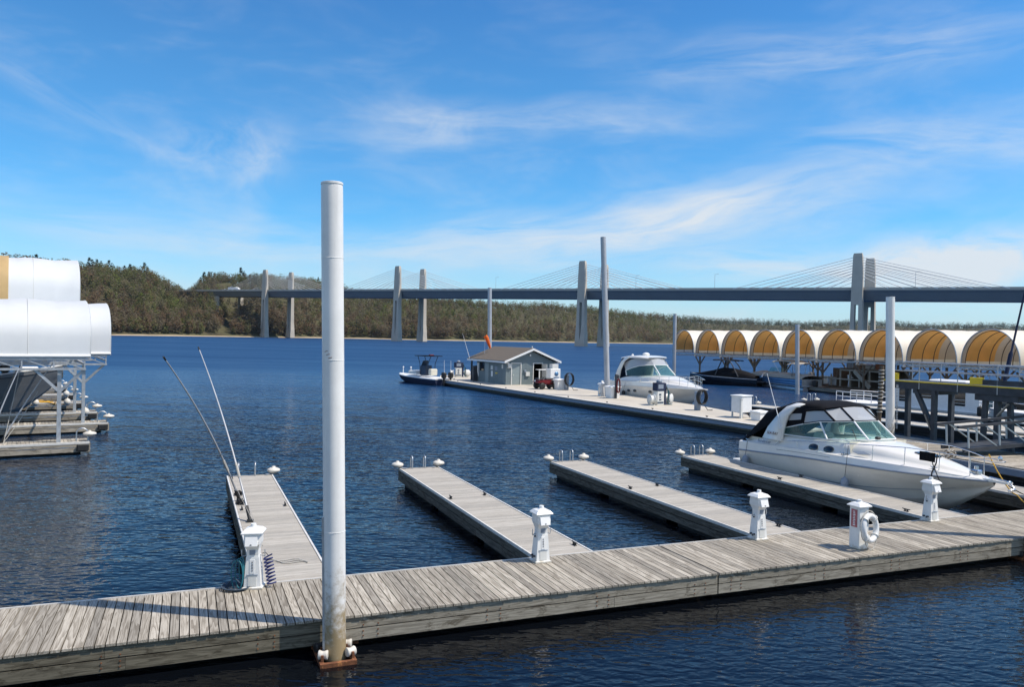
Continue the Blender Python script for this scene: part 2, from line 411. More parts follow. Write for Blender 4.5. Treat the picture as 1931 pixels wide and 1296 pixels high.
# the river proper is choppier than the sheltered strip in front of the board walk
lee = k.math('SUBTRACT', k.math('MULTIPLY', px_.outputs[1], .924), k.math('MULTIPLY', px_.outputs[0], .383))
chop = k.smooth(lee, 10.0, 42.0)
along = k.math('ADD', k.math('MULTIPLY', px_.outputs[0], .924), k.math('MULTIPLY', px_.outputs[1], .383))
chop = k.math('MULTIPLY', chop, k.math('ADD', .35, k.math('MULTIPLY', k.smooth(along, -8.0, 3.0), .65)))
gust = k.smooth(k.noise(k.mapping(gi, (.012, .05, 1)), 1.0, 3, .55), .3, .7)
swell = k.noise(k.mapping(gi, (.16, .34, 1), (0, 0, .35)), 1.0, 1, .5, .3)
wave = k.noise(k.mapping(gi, (1.15, 2.1, 1), (0, 0, .45)), 1.0, 2, .5, .4)
rip = k.noise(k.mapping(gi, (2.4, 5.2, 1), (0, 0, -.30)), 1.3, 2, .5, .35)
hh = k.math('ADD', k.math('MULTIPLY', swell, k.math('MULTIPLY', chop, WAVE[0])),
     k.math('ADD', k.math('MULTIPLY', wave, k.math('ADD', WAVE[1] * .03, k.math('MULTIPLY', chop, k.math('ADD', WAVE[1] * .55, k.math('MULTIPLY', gust, WAVE[1] * .5))))),
            k.math('MULTIPLY', rip, k.math('ADD', WAVE[2] * .33, k.math('MULTIPLY', k.math('MULTIPLY', gust, chop), WAVE[2] * .6)))))
k.link(hh, go.inputs[0])
def hnode(off):
    g = n.n('ShaderNodeGroup'); g.node_tree = hg
    a = n.n('ShaderNodeVectorMath', operation='ADD'); n.link(tcn, a.inputs[0]); a.inputs[1].default_value = off; n.link(a.outputs[0], g.inputs[0]); return g.outputs[0]
E_ = .04
h0, hx, hy_ = hnode((0, 0, 0)), hnode((E_, 0, 0)), hnode((0, E_, 0))
cd0 = n.n('ShaderNodeVectorMath', operation='LENGTH'); n.link(tcn, cd0.inputs[0])
calm = n.math('SUBTRACT', 1 / E_, n.math('MULTIPLY', n.smooth(cd0.outputs['Value'], 40, 300), .35 / E_))
nv = n.n('ShaderNodeCombineXYZ'); n.put(nv.inputs[0], n.math('MULTIPLY', n.math('SUBTRACT', h0, hx), calm)); n.put(nv.inputs[1], n.math('MULTIPLY', n.math('SUBTRACT', h0, hy_), calm)); nv.inputs[2].default_value = 1
nn = n.n('ShaderNodeVectorMath', operation='NORMALIZE'); n.link(nv.outputs[0], nn.inputs[0]); n.link(nn.outputs[0], b.inputs['Normal'])
cdv = n.n('ShaderNodeVectorMath', operation='LENGTH'); n.link(tcn, cdv.inputs[0]); dist = cdv.outputs['Value']
strk = n.noise(n.mapping(tcn, (.010, .06, 1)), 1.0, 4, .6)
n.link(n.math('ADD', .05, n.math('MULTIPLY', n.smooth(dist, 18, 170), n.math('ADD', .20, n.math('MULTIPLY', strk, .40)))), b.inputs['Roughness'])
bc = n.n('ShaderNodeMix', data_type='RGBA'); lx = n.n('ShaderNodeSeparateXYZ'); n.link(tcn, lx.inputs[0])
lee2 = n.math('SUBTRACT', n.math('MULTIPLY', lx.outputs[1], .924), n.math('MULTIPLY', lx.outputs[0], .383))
n.link(n.smooth(n.math('ADD', lee2, n.math('MULTIPLY', n.noise(n.mapping(tcn, (.03, .05, 1)), 1.0, 3), 30)), 30, 90), bc.inputs[0])     # dark in the slips; bluer, brighter base farther out stands in for reflected sky
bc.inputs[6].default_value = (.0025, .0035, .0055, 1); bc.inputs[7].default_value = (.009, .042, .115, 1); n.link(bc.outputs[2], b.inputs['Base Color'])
M['water'] = mt
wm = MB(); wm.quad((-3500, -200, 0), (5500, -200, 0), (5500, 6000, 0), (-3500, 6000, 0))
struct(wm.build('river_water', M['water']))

# ================================================================== SETTING: far shore
SH = [(-700, 15.5), (-350, 15), (-100, 14.5), (60, 14.2), (214, 12.4), (407, 10.6), (464, 10.2), (646, 8.9), (843, 8.8), (947, 8.2), (1077, 7.6), (1264, 6.0), (1420, 4.6), (1600, 3.9), (1931, 3.2), (2300, 2.8), (2700, 2.8)]
RIDGE = [(-700, 480), (-350, 482), (0, 490), (60, 494), (165, 500), (215, 508), (262, 508), (290, 516), (330, 540), (350, 552), (368, 538), (392, 520), (470, 520), (560, 524), (620, 532), (660, 548), (720, 556), (800, 560), (880, 566), (960, 571), (1040, 572), (1100, 576), (1150, 583), (1200, 588), (1270, 595), (1330, 600), (1400, 602), (1500, 607), (1560, 607), (1610, 605), (1680, 608), (1740, 612), (1790, 612), (1840, 613), (1880, 611), (1931, 616), (2100, 616), (2300, 620), (2700, 625)]
def interp(tab, x):
    for (a, p), (c, q) in zip(tab, tab[1:]):
        if x <= c: return p + (q - p) * max(0, (x - a)) / (c - a)
    return tab[-1][1]
NC, NR = 340, 26
def shore_pt(px):
    d = interp(SH, px); return at(px, hor(px) + d, 0)
def ground_col(px):
    s = shore_pt(px); dv = Vector((s.x, s.y, 0)); D = dv.length; dv.normalize()
    L = 210 + .13 * D
    Hh = EYE + (hor(px) - interp(RIDGE, px)) / F * (D + L) * math.cos(math.atan((px - CX) / F)) * 1.0
    tree = 11 if D < 1000 else 13
    return s, dv, D, L, Hh - tree
def gz(t, Hh, px):
    if t < .035: return -1.5 + t / .035 * 3.2
    k = (t - .035) / .965
    if t <= 1: return 1.7 + (Hh - 1.7) * (1 - (1 - k) ** 1.75)
    return Hh - (t - 1) * 6
def cut(px, t):
    return 1 - .62 * math.exp(-((px - 425 - 20 * t) / 26) ** 2) * min(1, max(0, (t - .03) * 12)) * min(1, max(0, (.78 - t) * 4))
cols = []
PX0, PX1 = -700, 2700
rn = random.Random(3)
for i in range(NC + 1):
    px = PX0 + (PX1 - PX0) * i / NC
    cols.append((px,) + ground_col(px))
TS = [0, .02, .035, .06, .09, .13, .17, .22, .27, .32, .38, .44, .5, .56, .62, .68, .74, .8, .86, .92, 1, 1.1, 1.25, 1.5, 1.9, 2.5]
v, f = [], []
for (px, s, dv, D, L, Hh) in cols:
    for t in TS:
        bumpy = (math.sin(px * .031 + t * 7) + math.sin(px * .083 + 2 + t * 3)) * .022 * Hh * min(1, t * 3) * (1 if t < 1 else .6) * max(0, 1 - abs(t - .5) * 1.6)
        p = s + dv * (L * t) - dv * 4; v.append((p.x, p.y, cut(px, t) * (gz(t, Hh, px) + bumpy)))
k = len(TS)
for i in range(NC):
    for j in range(k - 1): f.append((i * k + j, i * k + j + 1, (i + 1) * k + j + 1, (i + 1) * k + j))
mt, n, b = base('hill_ground'); tcn = n.n('ShaderNodeTexCoord').outputs['Object']
f1 = n.noise(tcn, .03, 6, .65); zz = n.n('ShaderNodeSeparateXYZ'); n.link(tcn, zz.inputs[0])
c = n.mix(n.smooth(f1, .35, .65), (.075, .064, .040), (.095, .092, .048))
sandy = n.smooth(n.math('ADD', zz.outputs[2], n.math('MULTIPLY', n.noise(tcn, .02, 4), 2.4)), 2.5, 1.6)
c = n.mix(sandy, c, (.42, .34, .24)); n.link(c, b.inputs['Base Color']); b.inputs['Roughness'].default_value = 1; b.inputs['Specular IOR Level'].default_value = .1
hill = link_mesh('hills', v, f, mt, None, True); struct(hill)
def ground_at(px, t):
    s, dv, D, L, Hh = ground_col(px)
    bumpy = (math.sin(px * .031 + t * 7) + math.sin(px * .083 + 2 + t * 3)) * .022 * Hh * min(1, t * 3) * (1 if t < 1 else .6) * max(0, 1 - abs(t - .5) * 1.6)
    p = s + dv * (L * t) - dv * 4; p.z = cut(px, t) * (gz(t, Hh, px) + bumpy); return p, D

def leafmat(name, dark, light, sc=.05, tr=.42):
    mt, n, b = base(name); g = n.n('ShaderNodeNewGeometry'); tcn = n.n('ShaderNodeTexCoord').outputs['Object']
    f1 = n.noise(tcn, sc, 4, .6)
    c = n.mix(n.math('ADD', n.math('MULTIPLY', n.smooth(f1, .3, .7), .8), n.math('MULTIPLY', g.outputs['Random Per Island'], .2)), dark, light)
    n.link(c, b.inputs['Base Color']); b.inputs['Roughness'].default_value = .9; b.inputs['Specular IOR Level'].default_value = .15
    t = n.n('ShaderNodeBsdfTranslucent'); n.link(c, t.inputs[0]); mx = n.n('ShaderNodeMixShader'); mx.inputs[0].default_value = tr
    n.link(b.outputs[0], mx.inputs[1]); n.link(t.outputs[0], mx.inputs[2]); n.link(mx.outputs[0], mt.node_tree.nodes['Material Output'].inputs[0])
    return mt
LM = [leafmat('bare_twigs', (.105, .088, .056), (.245, .208, .135)), leafmat('olive_buds', (.080, .088, .036), (.20, .205, .078)),
      leafmat('pine_needles', (.012, .024, .012), (.034, .055, .026), .2), leafmat('fresh_leaves', (.11, .16, .025), (.20, .26, .05)), leafmat('russet_twigs', (.120, .080, .048), (.24, .165, .10))]
LM.append(leafmat('mixed_far_wood', (.052, .062, .036), (.125, .130, .072), .02))
def crown(mb, p, h, w, mi, nq, size, rnd, pine=False, base_=.22):
    for _ in range(nq):
        if pine:
            u = rnd.random() ** .8; zc = .1 + .9 * u; rr = w * (1 - u * .88) * math.sqrt(rnd.random())
        else:
            zc = base_ + (1 - base_) * rnd.random(); q = (zc - (base_ + 1) / 2) / ((1 - base_) / 2); rr = w * math.sqrt(max(.06, 1 - q * q)) * (rnd.random() ** .5)
        a = rnd.random() * 6.283
        c = Vector((p.x + rr * math.cos(a), p.y + rr * math.sin(a), p.z + h * zc))
        nx = (Vector((math.cos(a) * rr / w, math.sin(a) * rr / w, (zc - .5) * 1.6 + .3)) * 1.3 + Vector((rnd.gauss(0, .5), rnd.gauss(0, .5), rnd.gauss(0, .5)))).normalized()
        t1 = nx.orthogonal().normalized(); t1 = Matrix.Rotation(rnd.random() * 6.28, 3, nx) @ t1; t2 = nx.cross(t1)
        s1 = size * (.5 + rnd.random()); s2 = size * (.35 + .6 * rnd.random())
        mb.add([c - t1 * s1, c - t2 * s2 * .8, c + t1 * s1, c + t2 * s2], [(0, 1, 2, 3)], mi)
fb = MB(); rn = random.Random(11)
def forest_band(px0, px1, cnt, nq):
    for _ in range(cnt):
        px = px0 + (px1 - px0) * rn.random(); t = .035 + 1.13 * rn.random() ** 1.7
        p, D = ground_at(px, t)
        if 380 < px < 470 and t < .42 and abs(px - (420 + t * 60)) < 13: continue          # the bare cut under the bridge
        sc = 1 if D < 1000 else 1 + (D - 1000) / 2600
        r = rn.random(); patch = math.sin(px * .021 + t * 4) + math.sin(px * .057 - t * 9 + 1)
        mi = 4 if (t < .25 and r < .42) or r < .10 else (1 if r < .60 + patch * .16 else 0)
        if r > .972: mi = 3 if r < .982 else 2
        if px > 1230 + 120 * rn.random(): mi = 5 if r < .75 else 0
        h = (6.5 + 9 * rn.random()) * sc; w = h * (.26 + .14 * rn.random())
        crown(fb, p, h, w, mi, nq, .66 * sc, rn, mi == 2)
forest_band(-60, 480, 2300, 105); forest_band(480, 900, 1900, 88); forest_band(900, 1330, 1900, 60); forest_band(1330, 2080, 3000, 34)
for _ in range(1500):                        # the closed line of trees along the ridge
    px = -60 + 2140 * rn.random(); p, D = ground_at(px, .90 + .16 * rn.random()); sc = 1 if D < 1000 else 1 + (D - 1000) / 2600
    h = (7 + 7 * rn.random() ** 2) * sc; mi = rn.choice((0, 0, 1, 1, 1, 4)) if px < 1250 else 5; crown(fb, p - Vector((0, 0, 3.2 * sc)), h * 1.15, h * .45, mi, 56, .8 * sc, rn, False, .10)
fo = fb.build('forest', LM, fix=False); tag(fo, 'bare spring woodland covering the far bluffs behind the bridge', 'forest', None, 'stuff')
def tree(name, px, t, h, mi, label, group, pine=True, nq=150, wk=.30):
    p, D = ground_at(px, t); o = thing(name, label, 'tree', p, 0, group)
    tb = MB(); tb.tube([(0, 0, -1), (0, 0, h * .5), (.1, 0, h * .95)], [h * .022, h * .014, .04], 6); tb.build('trunk', M['brown'], o)
    cb = MB(); crown(cb, Vector((0, 0, 0)), h, h * wk, 0, nq, h * .06, rn, pine); cb.build('crown', LM[mi], o, fix=False)
PG = 'dark pines along the top of the bluff'
for px, t, h in [(66, 1.02, 17), (74, 1.0, 14), (88, 1.0, 13), (103, 1.0, 11), (140, 1.0, 10), (166, 1.0, 17), (172, .97, 15), (180, .98, 16), (188, .98, 15), (203, .98, 17), (210, .97, 15), (233, .98, 13), (243, .96, 14), (270, .96, 17), (276, .95, 14), (376, .98, 15), (383, 1.0, 18), (392, 1.0, 14), (403, 1.0, 13), (452, 1.0, 19), (458, 1.0, 15), (598, 1.0, 14), (340, 1.02, 11), (352, 1.02, 12)]:
    tree('pine_tree', px, t, h * 1.12, 2, 'dark green pine standing on the bluff skyline left of the white pile', PG, True, 130, .38)
for px, h in [(8, 19), (18, 17), (30, 18), (45, 17), (56, 18)]:
    tree('bare_tree', px, 1.02, h, 0, 'leafless brown tree on the skyline above the white boat covers', 'bare trees above the boat covers', False, 130, .33)
for px, t in [(813, .1), (330, .4), (240, .95), (1268, .9)]:
    tree('leafing_tree', px, t, 11, 3, {813: 'bright green tree near the shore right of the second bridge pier', 330: 'small bright green tree halfway up the left bluff', 240: 'pale green tree at the bluff top just below the pines', 1268: 'fresh green tree on the low far ridge above the first arched cover'}[px], None, False, 90, .36)

# ================================================================== bridge
P0, P1 = Vector((-245, 772, 0)), Vector((-98, 663, 0)); ST = P1 - P0; AX = ST.normalized(); PR = Vector((-AX.y, AX.x, 0))
SPAN = ST.length; WB = 31.0
ZD = lambda t: 46.4 - 3.15 * t
bridge = thing('cable_stayed_bridge', 'long concrete cable-stayed bridge on tall twin pylons crossing the river', 'bridge', P0)
def bp_(t, w, z): return ST * t + PR * w + Vector((0, 0, z))
T0, T1 = -1.05, 4.6
def bar(name, mat, prof, parent=bridge):
    mb = MB(); mb.loft([[bp_(t, w, ZD(t) + z) for w, z in prof] for t in (T0, T1)], 0, False, True, True); return mb.build(name, mat, parent)
bar('deck', M['bridgeside'], [(1.0, 0), (WB - 1, 0), (WB - 1, -.9), (WB - 5, -1.5), (WB - 6.5, -6.0), (6.5, -6.0), (2.2, -1.5), (1.0, -.9)])
bar('parapet', M['concrete'], [(.6, -.4), (1.1, -.4), (1.1, 1.1), (.6, 1.1)])
bar('parapet', M['concrete'], [(WB - 1.1, -.4), (WB - .6, -.4), (WB - .6, 1.1), (WB - 1.1, 1.1)])
def pylon(t, w, sgn):
    mb = MB(); zt = ZD(t); a, bd = 3.6, 2.7
    def ring(z, la, lb, off=0): return [bp_(t, w, z) + AX * sx * la / 2 + PR * (sy * lb / 2 + off) for sx, sy in ((-1, -1), (1, -1), (1, 1), (-1, 1))]
    mb.loft([ring(zt - 9, 6.2, 3.6), ring(zt + 0, 6.0, 3.3), ring(zt + 18.8, 5.0, 2.6), ring(zt + 20.4, 4.4, 2.0)], 0, False, True, True)
    for sx in (-1, 1):
        mb.loft([[p + AX * sx * 2.05 for p in ring(zt - 9.02, 2.1, 3.6)], [p + AX * sx * 2.2 for p in ring(15, 2.2, 4.0)], [p + AX * sx * 2.15 for p in ring(8, 3.4, 4.6)], [p + AX * sx * 1.9 for p in ring(4.02, 3.78, 5.0)]], 0, False, True, True)
    mb.loft([ring(-3, 8.0, 5.6), ring(4, 7.6, 5.2)], 0, False, True, True)
    return mb.build('pylon', M['concrete'], bridge)
stays = 0; rest = MB()
for t in range(0, 4):
    for w, s in ((0.0, -1), (WB, 1)):
        pylon(t, w, s)
        for d in (-1, 1):
            for i in range(8):
                tt = t + d * (16 + 8.2 * i) / SPAN; wi = w + (.8 if w == 0 else -.8)
                a_ = bp_(t, w, ZD(t) + 8.5 + 1.45 * i); b_ = bp_(tt, wi, ZD(tt) + .3)
                mb = MB() if t > 0 else rest
                mb.tube([a_, b_], .17, 5)
                mb.beam(b_, b_.lerp(a_, .05), .55)
                if t > 0: mb.build('stay_cable', M['cable'], bridge)
rb_ = rest.build('stay_cables', M['cable'], bridge); rb_['kind'] = 'stuff'
for t, w in ((-.46, 1), (-.46, WB - 1)):
    mb = MB(); mb.loft([[bp_(t, w, z) + AX * sx * 2.2 + PR * sy * 1.8 for sx, sy in ((-1, -1), (1, -1), (1, 1), (-1, 1))] for z in (2, ZD(t) - 5.9)], 0, False, True, True); mb.build('pier', M['concrete'], bridge)
for px, lb in ((933, 'thin street lamp on the bridge left of the tall middle pylon'), (1197, 'thin street lamp on the bridge between the two right pylons, the left one'), (1345, 'thin street lamp standing midway between the two right-hand bridge pylons'), (1723, 'thin street lamp on the bridge right of the rightmost pylons')):
    best = min((abs((P0 + ST * (q / 400) + PR * 16).x / (P0 + ST * (q / 400) + PR * 16).y * F + CX - px), q / 400) for q in range(-200, 1700))[1]
    o = thing('street_lamp', lb, 'street lamp', P0 + bp_(best, 16, ZD(best)), 0, 'street lamps on the bridge')
    mb = MB(); mb.tube([(0, 0, 0), (0, 0, 11)], [.14, .09], 6); mb.build('post', M['galv'], o)
    mb = MB(); mb.tube([(0, 0, 10.8), AX * 2.2 + Vector((0, 0, 11.2))], .08, 5); mb.rbox(AX * 2.4 + Vector((0, 0, 11.2)), (.8, .4, .2), .05); mb.build('lamp_head', M['galv'], o)
t = 3.63; o = thing('bridge_sign', 'dark sign on a single post above the bridge railing at far right', 'sign', P0 + bp_(t, 1.5, ZD(t)))
mb = MB(); mb.tube([(0, 0, 0), (0, 0, 7.2)], .16, 6); mb.build('post', M['darksteel'], o)
mb = MB(); mb.rbox(AX * .35 + Vector((0, 0, 6.4)), (1.3, .25, 2.2), .05, math.atan2(AX.y, AX.x)); mb.build('sign_panel', M['fenderblue'], o)
t = -.36; o = thing('semi_truck', 'white semi truck driving on the left end of the bridge', 'truck', P0 + bp_(t, 8, ZD(t) + .02), math.atan2(AX.y, AX.x))
mb = MB(); mb.rbox((0, 0, 2.5), (14, 2.6, 2.9), .08); mb.build('trailer', M['white'], o)
mb = MB(); mb.hull([(7.6, y, z) for y in (-1.2, 1.2) for z in (.8, 3.6)] + [(9.6, y, 3.0) for y in (-1.2, 1.2)] + [(11.2, y, z) for y in (-1.1, 1.1) for z in (.8, 2.1)]); mb.build('cab', M['white'], o)
for x in (-5.5, -4.2, 5.2, 7.0, 10.2):
    mb = MB(); mb.tube([(x, -1.25, .52), (x, 1.25, .52)], .5, 12); mb.build('wheel', M['rubber'], o)
# ================================================================== board walk and finger docks
AU = R(22.5); u = Vector((math.cos(AU), math.sin(AU), 0)); nn_ = Vector((-math.sin(AU), math.cos(AU), 0))
M0 = Vector((.43, 14.1, 0)); DK = .55; BW = 2.13
def dk(x, y, z=DK): return M0 + u * x + nn_ * y + Vector((0, 0, z))
rn = random.Random(5)
def planks(mb, x0, x1, y0, y1, zt, pw, gap, th=.038, jit=.006):
    x = x0
    while x < x1 - .01:
        w = min(pw, x1 - x); dz = rn.uniform(-.002, .002)
        mb.b2((x + gap / 2, y0 + rn.uniform(-jit, jit), zt - th), (x + w - gap / 2, y1 + rn.uniform(-jit, jit), zt + dz)); x += w
def fascia(mb, p0, p1, out, rows, th=.04, seg=None):
    """rows of long boards on the side of a dock: p0->p1 along it, out = outward normal, rows = (z low, z high)"""
    p0, p1, out = Vector(p0), Vector(p1), Vector(out); d = (p1 - p0); L = d.length; d.normalize()
    for (a, b) in rows:
        x = 0; s = seg or L
        x = 0
        while x < L - .05:
            e = min(L, x + s * (.8 + .4 * rn.random()) if seg else L); e = L if L - e < .6 else e
            q0, q1 = p0 + d * (x + .002), p0 + d * (e - .002); j = out * rn.uniform(0, .004)
            mb.prism([q0 + j + Vector((0, 0, a)), q1 + j + Vector((0, 0, a)), q1 + j + Vector((0, 0, b)), q0 + j + Vector((0, 0, b))], out * th); x = e
def dock_section(name, label, x0, x1, side=None):
    o = thing(name, label, 'dock', dk(x0, 0, 0), AU, 'sections of the wooden board walk'); L = x1 - x0
    mb = MB(); planks(mb, 0, L, -.03, BW, DK, .143, .017); mb.build('deck_boards', M['deck'], o)
    mb = MB(); fascia(mb, (0, .04, 0), (L, .04, 0), (0, -1, 0), [(.33, .505), (.125, .31)], .04, 4.6)
    for k in range(int(L / 2.2) + 1):
        for dx in (0, .25):
            for z in (.37, .27, .19):
                if k * 2.2 + dx + .3 < L: mb.tube([(k * 2.2 + dx + .3, .01, z), (k * 2.2 + dx + .3, -.014, z)], .012, 6, 1)
    mb.build('side_boards', [side or M['fascia'], M['rust']], o)
    mb = MB(); mb.b2((0, BW - .09, .14), (L, BW - .05, .50)); mb.build('back_board', M['fascia2'], o)
    mb = MB(); mb.b2((0, BW + .01, .40), (L, BW + .035, DK + .012)); mb.build('edge_strip', M['trim'], o)
    mb = MB(); mb.b2((.05, .3, -.25), (L - .05, BW - .3, .44)); mb.build('float', M['rubber'], o)
    return o
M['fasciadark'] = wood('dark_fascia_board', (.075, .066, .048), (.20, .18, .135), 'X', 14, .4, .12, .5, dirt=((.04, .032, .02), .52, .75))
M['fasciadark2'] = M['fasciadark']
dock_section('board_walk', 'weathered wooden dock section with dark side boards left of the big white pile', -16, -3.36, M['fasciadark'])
dock_section('board_walk', 'long weathered wooden dock section right of the big white pile carrying two lighthouse pedestals', -3.33, 4.12)
dock_section('board_walk', 'weathered wooden dock section carrying the life ring post', 4.15, 30)

def dock_wheel(mb, c, r=.21):
    mb.lathe([(.03, -.09), (r * .55, -.085), (r * .93, -.035), (r, .0), (r * .92, .045), (r * .5, .085), (.06, .09), (.055, .13), (.02, .14)], 22, 0, c)
def hoop(mb, p, d, h, w, r=.022):
    """one ladder grab rail: up, over and down along d"""
    p, d = Vector(p), Vector(d); pts = [p + Vector((0, 0, h * k / 5)) for k in range(6)]
    for k in range(1, 9):
        a = math.pi * k / 8; pts.append(p + d * (w / 2) * (1 - math.cos(a)) + Vector((0, 0, h + (w / 2) * math.sin(a))))
    pts += [p + d * w + Vector((0, 0, h * (4 - k) / 5)) for k in range(6)]
    mb.tube(pts, r, 8)
def cleat(mb, c, ang):
    c = Vector(c); d = Vector((math.cos(ang), math.sin(ang), 0))
    mb.tube([c - d * .13 + Vector((0, 0, .075)), c - d * .06 + Vector((0, 0, .062)), c + d * .06 + Vector((0, 0, .062)), c + d * .13 + Vector((0, 0, .075))], [.010, .018, .018, .010], 8)
    for s in (-1, 1): mb.box(c + d * .04 * s + Vector((0, 0, .03)), (.03, .035, .06), ang)
    mb.box(c + Vector((0, 0, .006)), (.14, .06, .012), ang)
def finger(label, x0, lad=(.33, .86), wheels=(0, 1), cleats=(), yend=13.7, wid=1.37):
    o = thing('finger_dock', label, 'dock', dk(x0, BW + .045, 0), AU, 'finger docks reaching out from the board walk'); L = yend - BW - .045
    mb = MB(); y = 0
    while y < L - .01:
        w = min(.14, L - y); mb.b2((.03, y + .002, DK - .04), (wid - .03, y + w - .002, DK + rn.uniform(-.001, .001))); y += w
    mb.build('deck_boards', M['fingerx'], o)
    mb = MB()
    for xx in (0, wid): mb.b2((xx - .02, 0, DK - .06), (xx + .02, L, DK + .015))
    mb.build('edge_strip', M['trim'], o)
    mb = MB(); rows = [(.335, .485), (.14, .315)]
    fascia(mb, (0.0, 0, 0), (0.0, L, 0), (-1, 0, 0), rows, .035, 4.0); fascia(mb, (wid, 0, 0), (wid, L, 0), (1, 0, 0), rows, .035, 4.0); fascia(mb, (0, L, 0), (wid, L, 0), (0, 1, 0), rows, .04)
    mb.build('side_boards', M['fascia2y'], o)
    mb = MB()
    for k in range(3):
        y0 = .2 + k * 3.9; mb.rbox((wid / 2, y0 + 1.6, .1), (wid - .24, 3.3, .56), .06)
    mb.build('float', M['rubber'], o)
    for k in wheels:
        mb = MB(); dock_wheel(mb, (-.06 if k == 0 else wid + .06, L + .05, DK + .12)); mb.build('dock_wheel', M['wheelplastic'], o)
        mb = MB(); mb.box((.10 if k == 0 else wid - .10, L - .06, DK + .02), (.30, .10, .02), R(45 if k == 0 else -45) * -1); mb.build('wheel_bracket', M['galv'], o)
    if lad:
        for xx in lad:
            mb = MB(); hoop(mb, (xx, L - .16, DK), (0, 1, 0), .30, .24); mb.build('ladder_rail', M['alu'], o)
    for (cx, cy) in cleats:
        mb = MB(); cleat(mb, (cx, cy, DK + .002), R(90)); mb.build('cleat', M['rubber'], o)
    return o
M['fingerx'] = wood('finger_deck_cross', (.29, .27, .235), (.49, .46, .41), 'X', 22, .25, .13, .25)
M['fascia2y'] = wood('finger_fascia_y', (.055, .050, .040), (.18, .165, .135), 'Y', 14, .4, .12, .5, dirt=((.05, .04, .03), .52, .7))
finger('finger dock at the left of the row with mooring whips tied along its edge', -4.57, (.33, .84), (1,), [(.12, 11.0), (.14, 6.4), (.12, 7.4), (1.25, 6.6)])
finger('finger dock just right of the big white pile with an empty slip on both sides', 1.07, (.42, .88), (0, 1), [(.14, 6.2), (1.25, 6.4), (1.24, .6)])
finger('third finger dock from the left, between two open slips', 6.88, (.42, .86), (0, 1), [(.14, 6.0), (1.25, 6.2), (1.22, .6)])
finger('finger dock lying along the near side of the white motor cruiser', 12.76, (.50, .92), (0, 1), [(.14, 6.0), (.12, .9), (1.25, 6.2)])
finger('short visible end of the finger dock beyond the bow of the white motor cruiser', 18.62, None, (), [])

# ------------------------------------------------------------------ big pile in front with its guide
def pile(name, p0, p1, r, label, mat, group=None, teeth=False, cat='pile', rz=0):
    p0, p1 = Vector(p0), Vector(p1)
    o = thing(name, label, cat, p0, 0, group); d = p1 - p0
    mb = MB(); dn = d.normalized(); k = [-3.0 / d.length, .1, .5, .95, .985, 1]; mb.tube([d * q for q in k], [r, r, r, r, r, r * .96], 28); mb.build('shaft', mat, o)
    mb = MB(); e = d * .995; mb.tube([e, e + dn * .03], r + .003, 28); mb.build('cap', mat, o)
    side = Vector((0, 0, 1)).cross(W_).normalized()
    return o
pb = at(632, 1243, 0); pt = aty(626, 344, pb.y)
bigp = pile('mooring_pile', pb, pt, .172, 'tall thick white steel pile with a rusty foot in front of the board walk', M['pole'])
d = (pt - pb); mb = MB()
a1 = Vector((-.155, -.065, 0)); mb.beam(d * .02 + a1, d * .30 + a1, .06, .045); mb.build('guide_rail', M['galv'], bigp)
mb = MB(); q = at(640, 656, 0); z_ = 4.94
for k in range(3): mb.tube([d * ((z_ - .02 - k * .06) / d.z) + Vector((.172 * math.cos(a) * 1.0, .172 * math.sin(a) * 1.004, (a + 2) * .05)) for a in [(-2.2 + .12 * j + .2 * k) for j in range(4)]], .004, 5)
mb.build('scratches', M['rust'], bigp)
for zs in (2.05, 4.78, 6.4):
    mb = MB(); q = d * (zs / d.z); mb.torus(q, .1725, .004, None, 32, 6); mb.build('weld_seam', M['pole'], bigp)
gd = thing('pile_guide', 'rusty roller bracket at water level round the foot of the big white pile', 'pile guide', pb, AU); gd.scale = (.74, .74, .8)
mb = MB(); zz_ = .04
mb.beam((-.36, -.40, zz_), (.36, -.40, zz_), .09, .08); mb.beam((-.34, -.44, zz_), (-.34, .95, zz_), .09, .08); mb.beam((.34, -.44, zz_), (.34, .95, zz_), .09, .08)
mb.beam((-.42, .62, zz_ + .02), (.62, .62, zz_ + .02), .07, .06); mb.build('bracket', M['rust'], gd)
for (x, y, rz) in ((-.29, -.20, 70), (.29, -.20, -70), (-.30, .26, 110), (.30, .26, 70)):
    mb = MB(); ax = Matrix.Rotation(R(rz), 3, 'Z') @ Matrix.Rotation(R(90), 3, 'X')
    mb.lathe([(.02, -.10), (.085, -.10), (.095, -.08), (.075, -.02), (.075, .02), (.095, .08), (.085, .10), (.02, .10)], 18, 0, (x, y, zz_ + .14), ax); mb.build('roller', M['wheelplastic'] if x > 0 or y < 0 else M['rubber'], gd)
    mb = MB(); mb.box((x, y, zz_ + .09), (.05, .24, .14), R(rz - 90)); mb.build('roller_fork', M['rust'], gd)

pq = at(1880, 1012, DK) + Vector((.983, -.178, 0)) * .86; pq.z = 0
p2_ = dup(bigp, pq, None, 'second white steel pile standing just beyond the right edge, throwing the shadow across the board walk'[:0] + 'white pile at the right edge that throws the shadow across the board walk'); p2_.scale = (1, 1, .97)
dup(gd, pq, AU, 'rusty roller bracket in the water at the right edge of the board walk')
